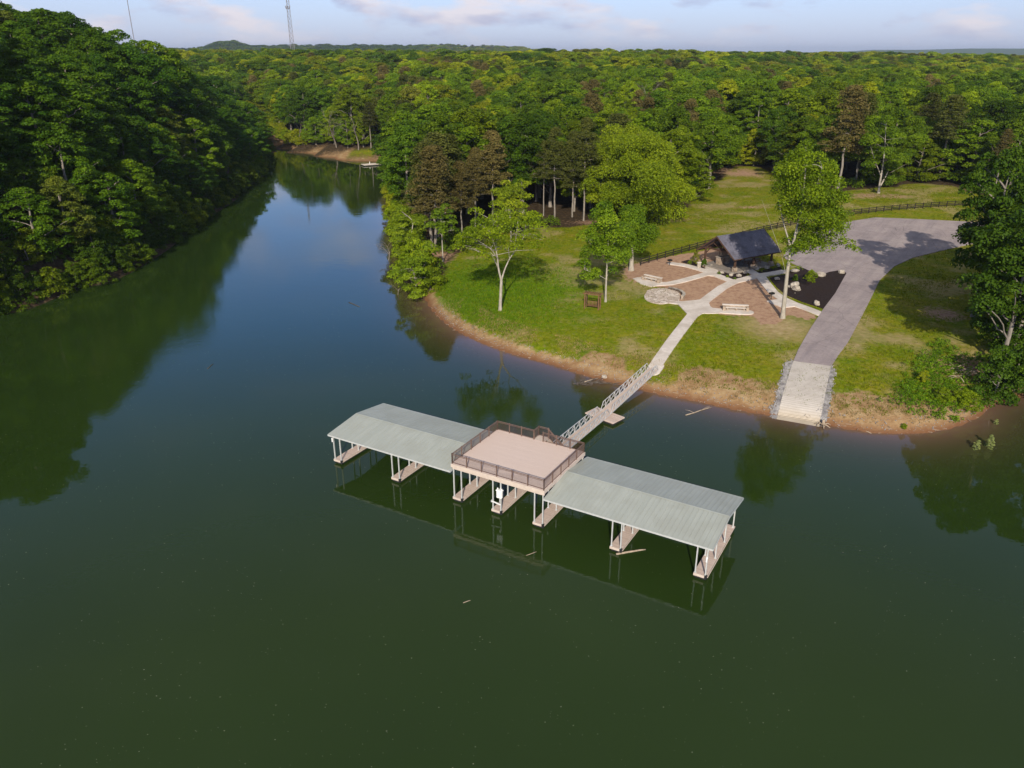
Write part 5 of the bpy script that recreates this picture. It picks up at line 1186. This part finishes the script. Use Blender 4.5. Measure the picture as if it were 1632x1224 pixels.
# rip-rap along the ramp
r = np.random.default_rng(17); RR1 = [at(*p) for p in [(1253,580),(1264,577),(1241,660),(1236,674),(1230,668),(1240,625)]]; RR2 = [at(*p) for p in [(1324,585),(1329,589),(1322,630),(1314,676),(1305,682),(1312,630)]]
def rocks_mesh(P, rad, zoff, fn_z):
    ico = bmesh.new(); bmesh.ops.create_icosphere(ico, subdivisions=1, radius=1); bv = np.array([v.co[:] for v in ico.verts]); bf = np.array([[v.index for v in f.verts] for f in ico.faces]); ico.free()
    n = len(P); sc = rad * r.uniform(.5, 1.3, (n, 1, 1)) * r.uniform(.6, 1.2, (n, 1, 3)); v = bv[None] * sc * (1 + r.normal(0, .14, (n, len(bv), 1))); a = r.uniform(0, 6.28, n); ca, sa_ = np.cos(a)[:, None], np.sin(a)[:, None]
    v = np.stack([v[..., 0]*ca - v[..., 1]*sa_, v[..., 0]*sa_ + v[..., 1]*ca, v[..., 2]], -1); v += np.concatenate([P, (fn_z(P) + zoff)[:, None]], 1)[:, None]
    return np_mesh('gravel', v.reshape(-1, 3), (bf[None] + (np.arange(n) * len(bv))[:, None, None]).reshape(-1, 3), 3)
P = np.concatenate([scatter_in(lambda p: poly_sdf(p, q) + r.normal(0, .22, len(p)) + .5 * vnoise(p[:, 0], p[:, 1], .9, 7) < .12, bb(q, 1), 2400, r) for q in (RR1, RR2)])
tag(link('gravel', rocks_mesh(P, .10, .06, terrain), M['gravel']), 'grey rip rap stone lining both sides of the boat ramp', 'gravel', kind='stuff')
# pebbles and chips along the red waterline
P = scatter_in(lambda p: np.abs(poly_sdf(p, LK) - .9) < 1.1, (-14, 78, 62, 128), 900, r)
tag(link('shore_pebbles', rocks_mesh(P, .07, .03, terrain), M['gravel']), 'pebbles and wood chips strewn along the bare waterline', 'pebbles', kind='stuff')
# flecks of pollen and leaf litter drifting on the lake
def flecks(n=3200):
    P = scatter_in(lambda p: (poly_sdf(p, LK) < -.5) & (vnoise(p[:, 0], p[:, 1], 9, 31) * .6 + vnoise(p[:, 0], p[:, 1], 3, 32) * .4 > r.uniform(.3, .75, len(p))), (-60, 30, 70, 130), n, r)
    a = r.uniform(0, 6.28, (n, 1)); s = .016 + .036 * r.uniform(0, 1, (n, 1)) ** 3; k = np.arange(5)[None] * 1.2566; ang = a + k
    v = np.stack([P[:, 0:1] + np.cos(ang) * s, P[:, 1:2] + np.sin(ang) * s * .6, np.full(ang.shape, .006)], -1)
    return np_mesh('floating_litter', v.reshape(-1, 3), np.arange(5 * n).reshape(-1, 5), 5)
tag(link('floating_litter', flecks(), noisy('litter', (.18,.19,.13), (.42,.41,.33), 8, .9, .1)), 'pale flecks of pollen and leaf litter drifting on the water', 'litter', kind='stuff')
# grass blades and weeds
def tufts(P, hgt, n_bl, spread, wdt, seed):
    r = np.random.default_rng(seed); n = len(P); z = terrain(P); B = np.repeat(np.concatenate([P, z[:, None]], 1), n_bl, 0); m_ = len(B); B[:, :2] += r.normal(0, spread, (m_, 2)); a = r.uniform(0, 6.28, m_); hh = np.repeat(r.uniform(.6, 1.4, n), n_bl) * hgt * r.uniform(.6, 1.2, m_)
    sd = np.stack([np.cos(a), np.sin(a), np.zeros(m_)], 1) * wdt; ln = r.normal(0, .35, (m_, 2)) * hh[:, None]; tip = B + np.stack([ln[:, 0], ln[:, 1], hh], 1); mid = B * .5 + tip * .5 - np.stack([ln[:, 0], ln[:, 1], 0 * hh], 1) * .15
    v = np.stack([B - sd, B + sd, mid + sd * .7, tip, mid - sd * .7], 1); T = np.repeat(np.clip(r.normal(.5, .22, n), 0, 1), n_bl)
    me = np_mesh('grass', v.reshape(-1, 3), np.arange(5 * m_).reshape(-1, 5), 5); lv = me.attributes.new('leafvar', 'FLOAT', 'FACE'); lv.data.foreach_set('value', T.astype(np.float32)); return me
tA_ = at(1240, 522)
def openf(p): return (poly_sdf(p, OPEN) < -.5) & (poly_sdf(p, LK) > 2.2) & (poly_sdf(p, ROAD) > .02) & (path_sdf(p) > .05) & (poly_sdf(p, MULCH) > .2) & (poly_sdf(p, BED) > .2) & (np.hypot(p[:, 0] - tA_[0], p[:, 1] - tA_[1]) > 6.5)
def meadowf(p): return openf(p) & (vnoise(p[:, 0], p[:, 1], 7, 41) * .6 + vnoise(p[:, 0], p[:, 1], 2.5, 42) * .4 > r.uniform(.25, .7, len(p)))
o = tag(link('lawn_grass', tufts(scatter_in(meadowf, (-15, 78, 125, 225), 20000, r), .22, 5, .2, .035, 61), M['leaf']), 'short grass over the lawn and the meadow', 'grass', kind='stuff'); o.color = (.17, .21, .005, 1)
lp = at(785, 465)
o = tag(link('tall_grass', tufts(scatter_in(lambda p: openf(p) & (np.hypot((p[:, 0] - lp[0]) / 12, (p[:, 1] - lp[1]) / 17) + r.normal(0, .25, len(p)) < 1), (-20, 100, 25, 160), 5500, r), .28, 5, .18, .04, 62), M['leaf']), 'lush longer grass round the lone white tree', 'grass', kind='stuff'); o.color = (.12, .225, .005, 1)
WD = [at(*p) for p in [(1425,640),(1445,600),(1470,570),(1500,545),(1530,565),(1545,600),(1560,640),(1570,660),(1545,668),(1510,676),(1460,660)]]
Pw = scatter_in(lambda p: (poly_sdf(p, WD) + r.normal(0, .8, len(p)) < 0) & (poly_sdf(p, LK) > .2), bb(WD, 2), 1000, r)
lobes = [(p[0], p[1], z + r.uniform(.02, .2) + .3 * vnoise(p[0], p[1], 2.2, 3), r.uniform(.14, .42)) for p, z in zip(Pw, terrain(Pw))]
v, f, T = leaves_from_lobes(lobes, 150, .2, r, .8, .5); me = np_mesh('weeds', v, f, 4); lv = me.attributes.new('leafvar', 'FLOAT', 'FACE'); lv.data.foreach_set('value', T.astype(np.float32))
o = tag(link('weeds', me, M['leaf']), 'lush green weeds on the point right of the boat ramp', 'weeds', kind='stuff'); o.color = (.12, .23, .008, 1)
# leafy undergrowth along wood edges and on the forest floor near the park
def edgef(p): op = poly_sdf(p, OPEN); return (op > .2) & (op < 9) & (poly_sdf(p, LK) > .8) & (vnoise(p[:, 0], p[:, 1], 9, 51) > .52)
Pu = scatter_in(edgef, (-25, 84, 150, 240), 1300, r); lobes = [(p[0], p[1], z + r.uniform(.1, 1.6), r.uniform(.5, 1.4)) for p, z in zip(Pu, terrain(Pu))]
v, f, T = leaves_from_lobes(lobes, 40, .36, r, .7, .5); me = np_mesh('undergrowth', v, f, 4); lv = me.attributes.new('leafvar', 'FLOAT', 'FACE'); lv.data.foreach_set('value', T.astype(np.float32))
o = tag(link('undergrowth', me, M['leaf']), 'leafy undergrowth along the edge of the wood', 'undergrowth', kind='stuff'); o.color = (.11, .185, .010, 1)

# straw tufts on the bare bank and flotsam along the waterline
Pb = scatter_in(lambda p: (poly_sdf(p, LK) > .9) & (poly_sdf(p, LK) < 6.5) & (poly_sdf(p, RAMP) > .8) & (poly_sdf(p, OPEN) < 1) & (vnoise(p[:, 0], p[:, 1], 3, 71) > .42), (-14, 78, 60, 128), 2600, r)
o = tag(link('dry_grass', tufts(Pb, .20, 5, .22, .03, 63), M['leaf']), 'straw coloured dry grass tufts on the eroded bank', 'dry grass', kind='stuff'); o.color = (.36, .27, .12, 1)
mb = MB(); Pf = scatter_in(lambda p: np.abs(poly_sdf(p, LK) - .35) < .45, (-14, 78, 62, 128), 260, r); zf = terrain(Pf)
for p, z in zip(Pf, zf):
    a = r.uniform(0, 6.28); l = r.uniform(.2, .8); z = max(z, .0) + .03; mb.bar((p[0], p[1], z), (p[0] + l*math.cos(a), p[1] + l*math.sin(a), z + .02), .035)
tag(mb.build('flotsam', M['drift']), 'small sticks washed up along the waterline', 'flotsam', kind='stuff')
x, y = at(1545, 600); r2 = random.Random(8); mb = MB()
for k in range(60):
    p = Vector((r2.gauss(0, 1.3), r2.gauss(0, 1.6), r2.uniform(0, .5))); a = r2.uniform(0, 6.28); q = p + Vector((math.cos(a), math.sin(a), r2.uniform(-.1, .6))) * r2.uniform(.8, 2.0); mb.tube([p, (p+q)/2 + Vector((0,0,.1)), q], [.05,.04,.015], 5)
o = mb.build('brush_pile', M['drift']); o.location = (x, y, hz_at(x, y)); tag(o, 'tan heap of dead branches on the slope between weeds and dark trees', 'brush pile')

# ------------------------------------------------------------------ the air itself
hb = MB().box(-12500, 14500, -1000, 17000, -6, 175)
hm = bpy.data.materials.new('haze'); hm.use_nodes = True; ht = hm.node_tree; ht.nodes.clear()
ho = N(ht, 'ShaderNodeOutputMaterial'); hv = N(ht, 'ShaderNodeVolumePrincipled'); hv.inputs['Color'].default_value = (.72, .84, 1.0, 1); hv.inputs['Density'].default_value = 7e-5; hv.inputs['Anisotropy'].default_value = .2
ht.links.new(hv.outputs[0], ho.inputs['Volume'])
tag(hb.build('haze', hm), kind='stuff')
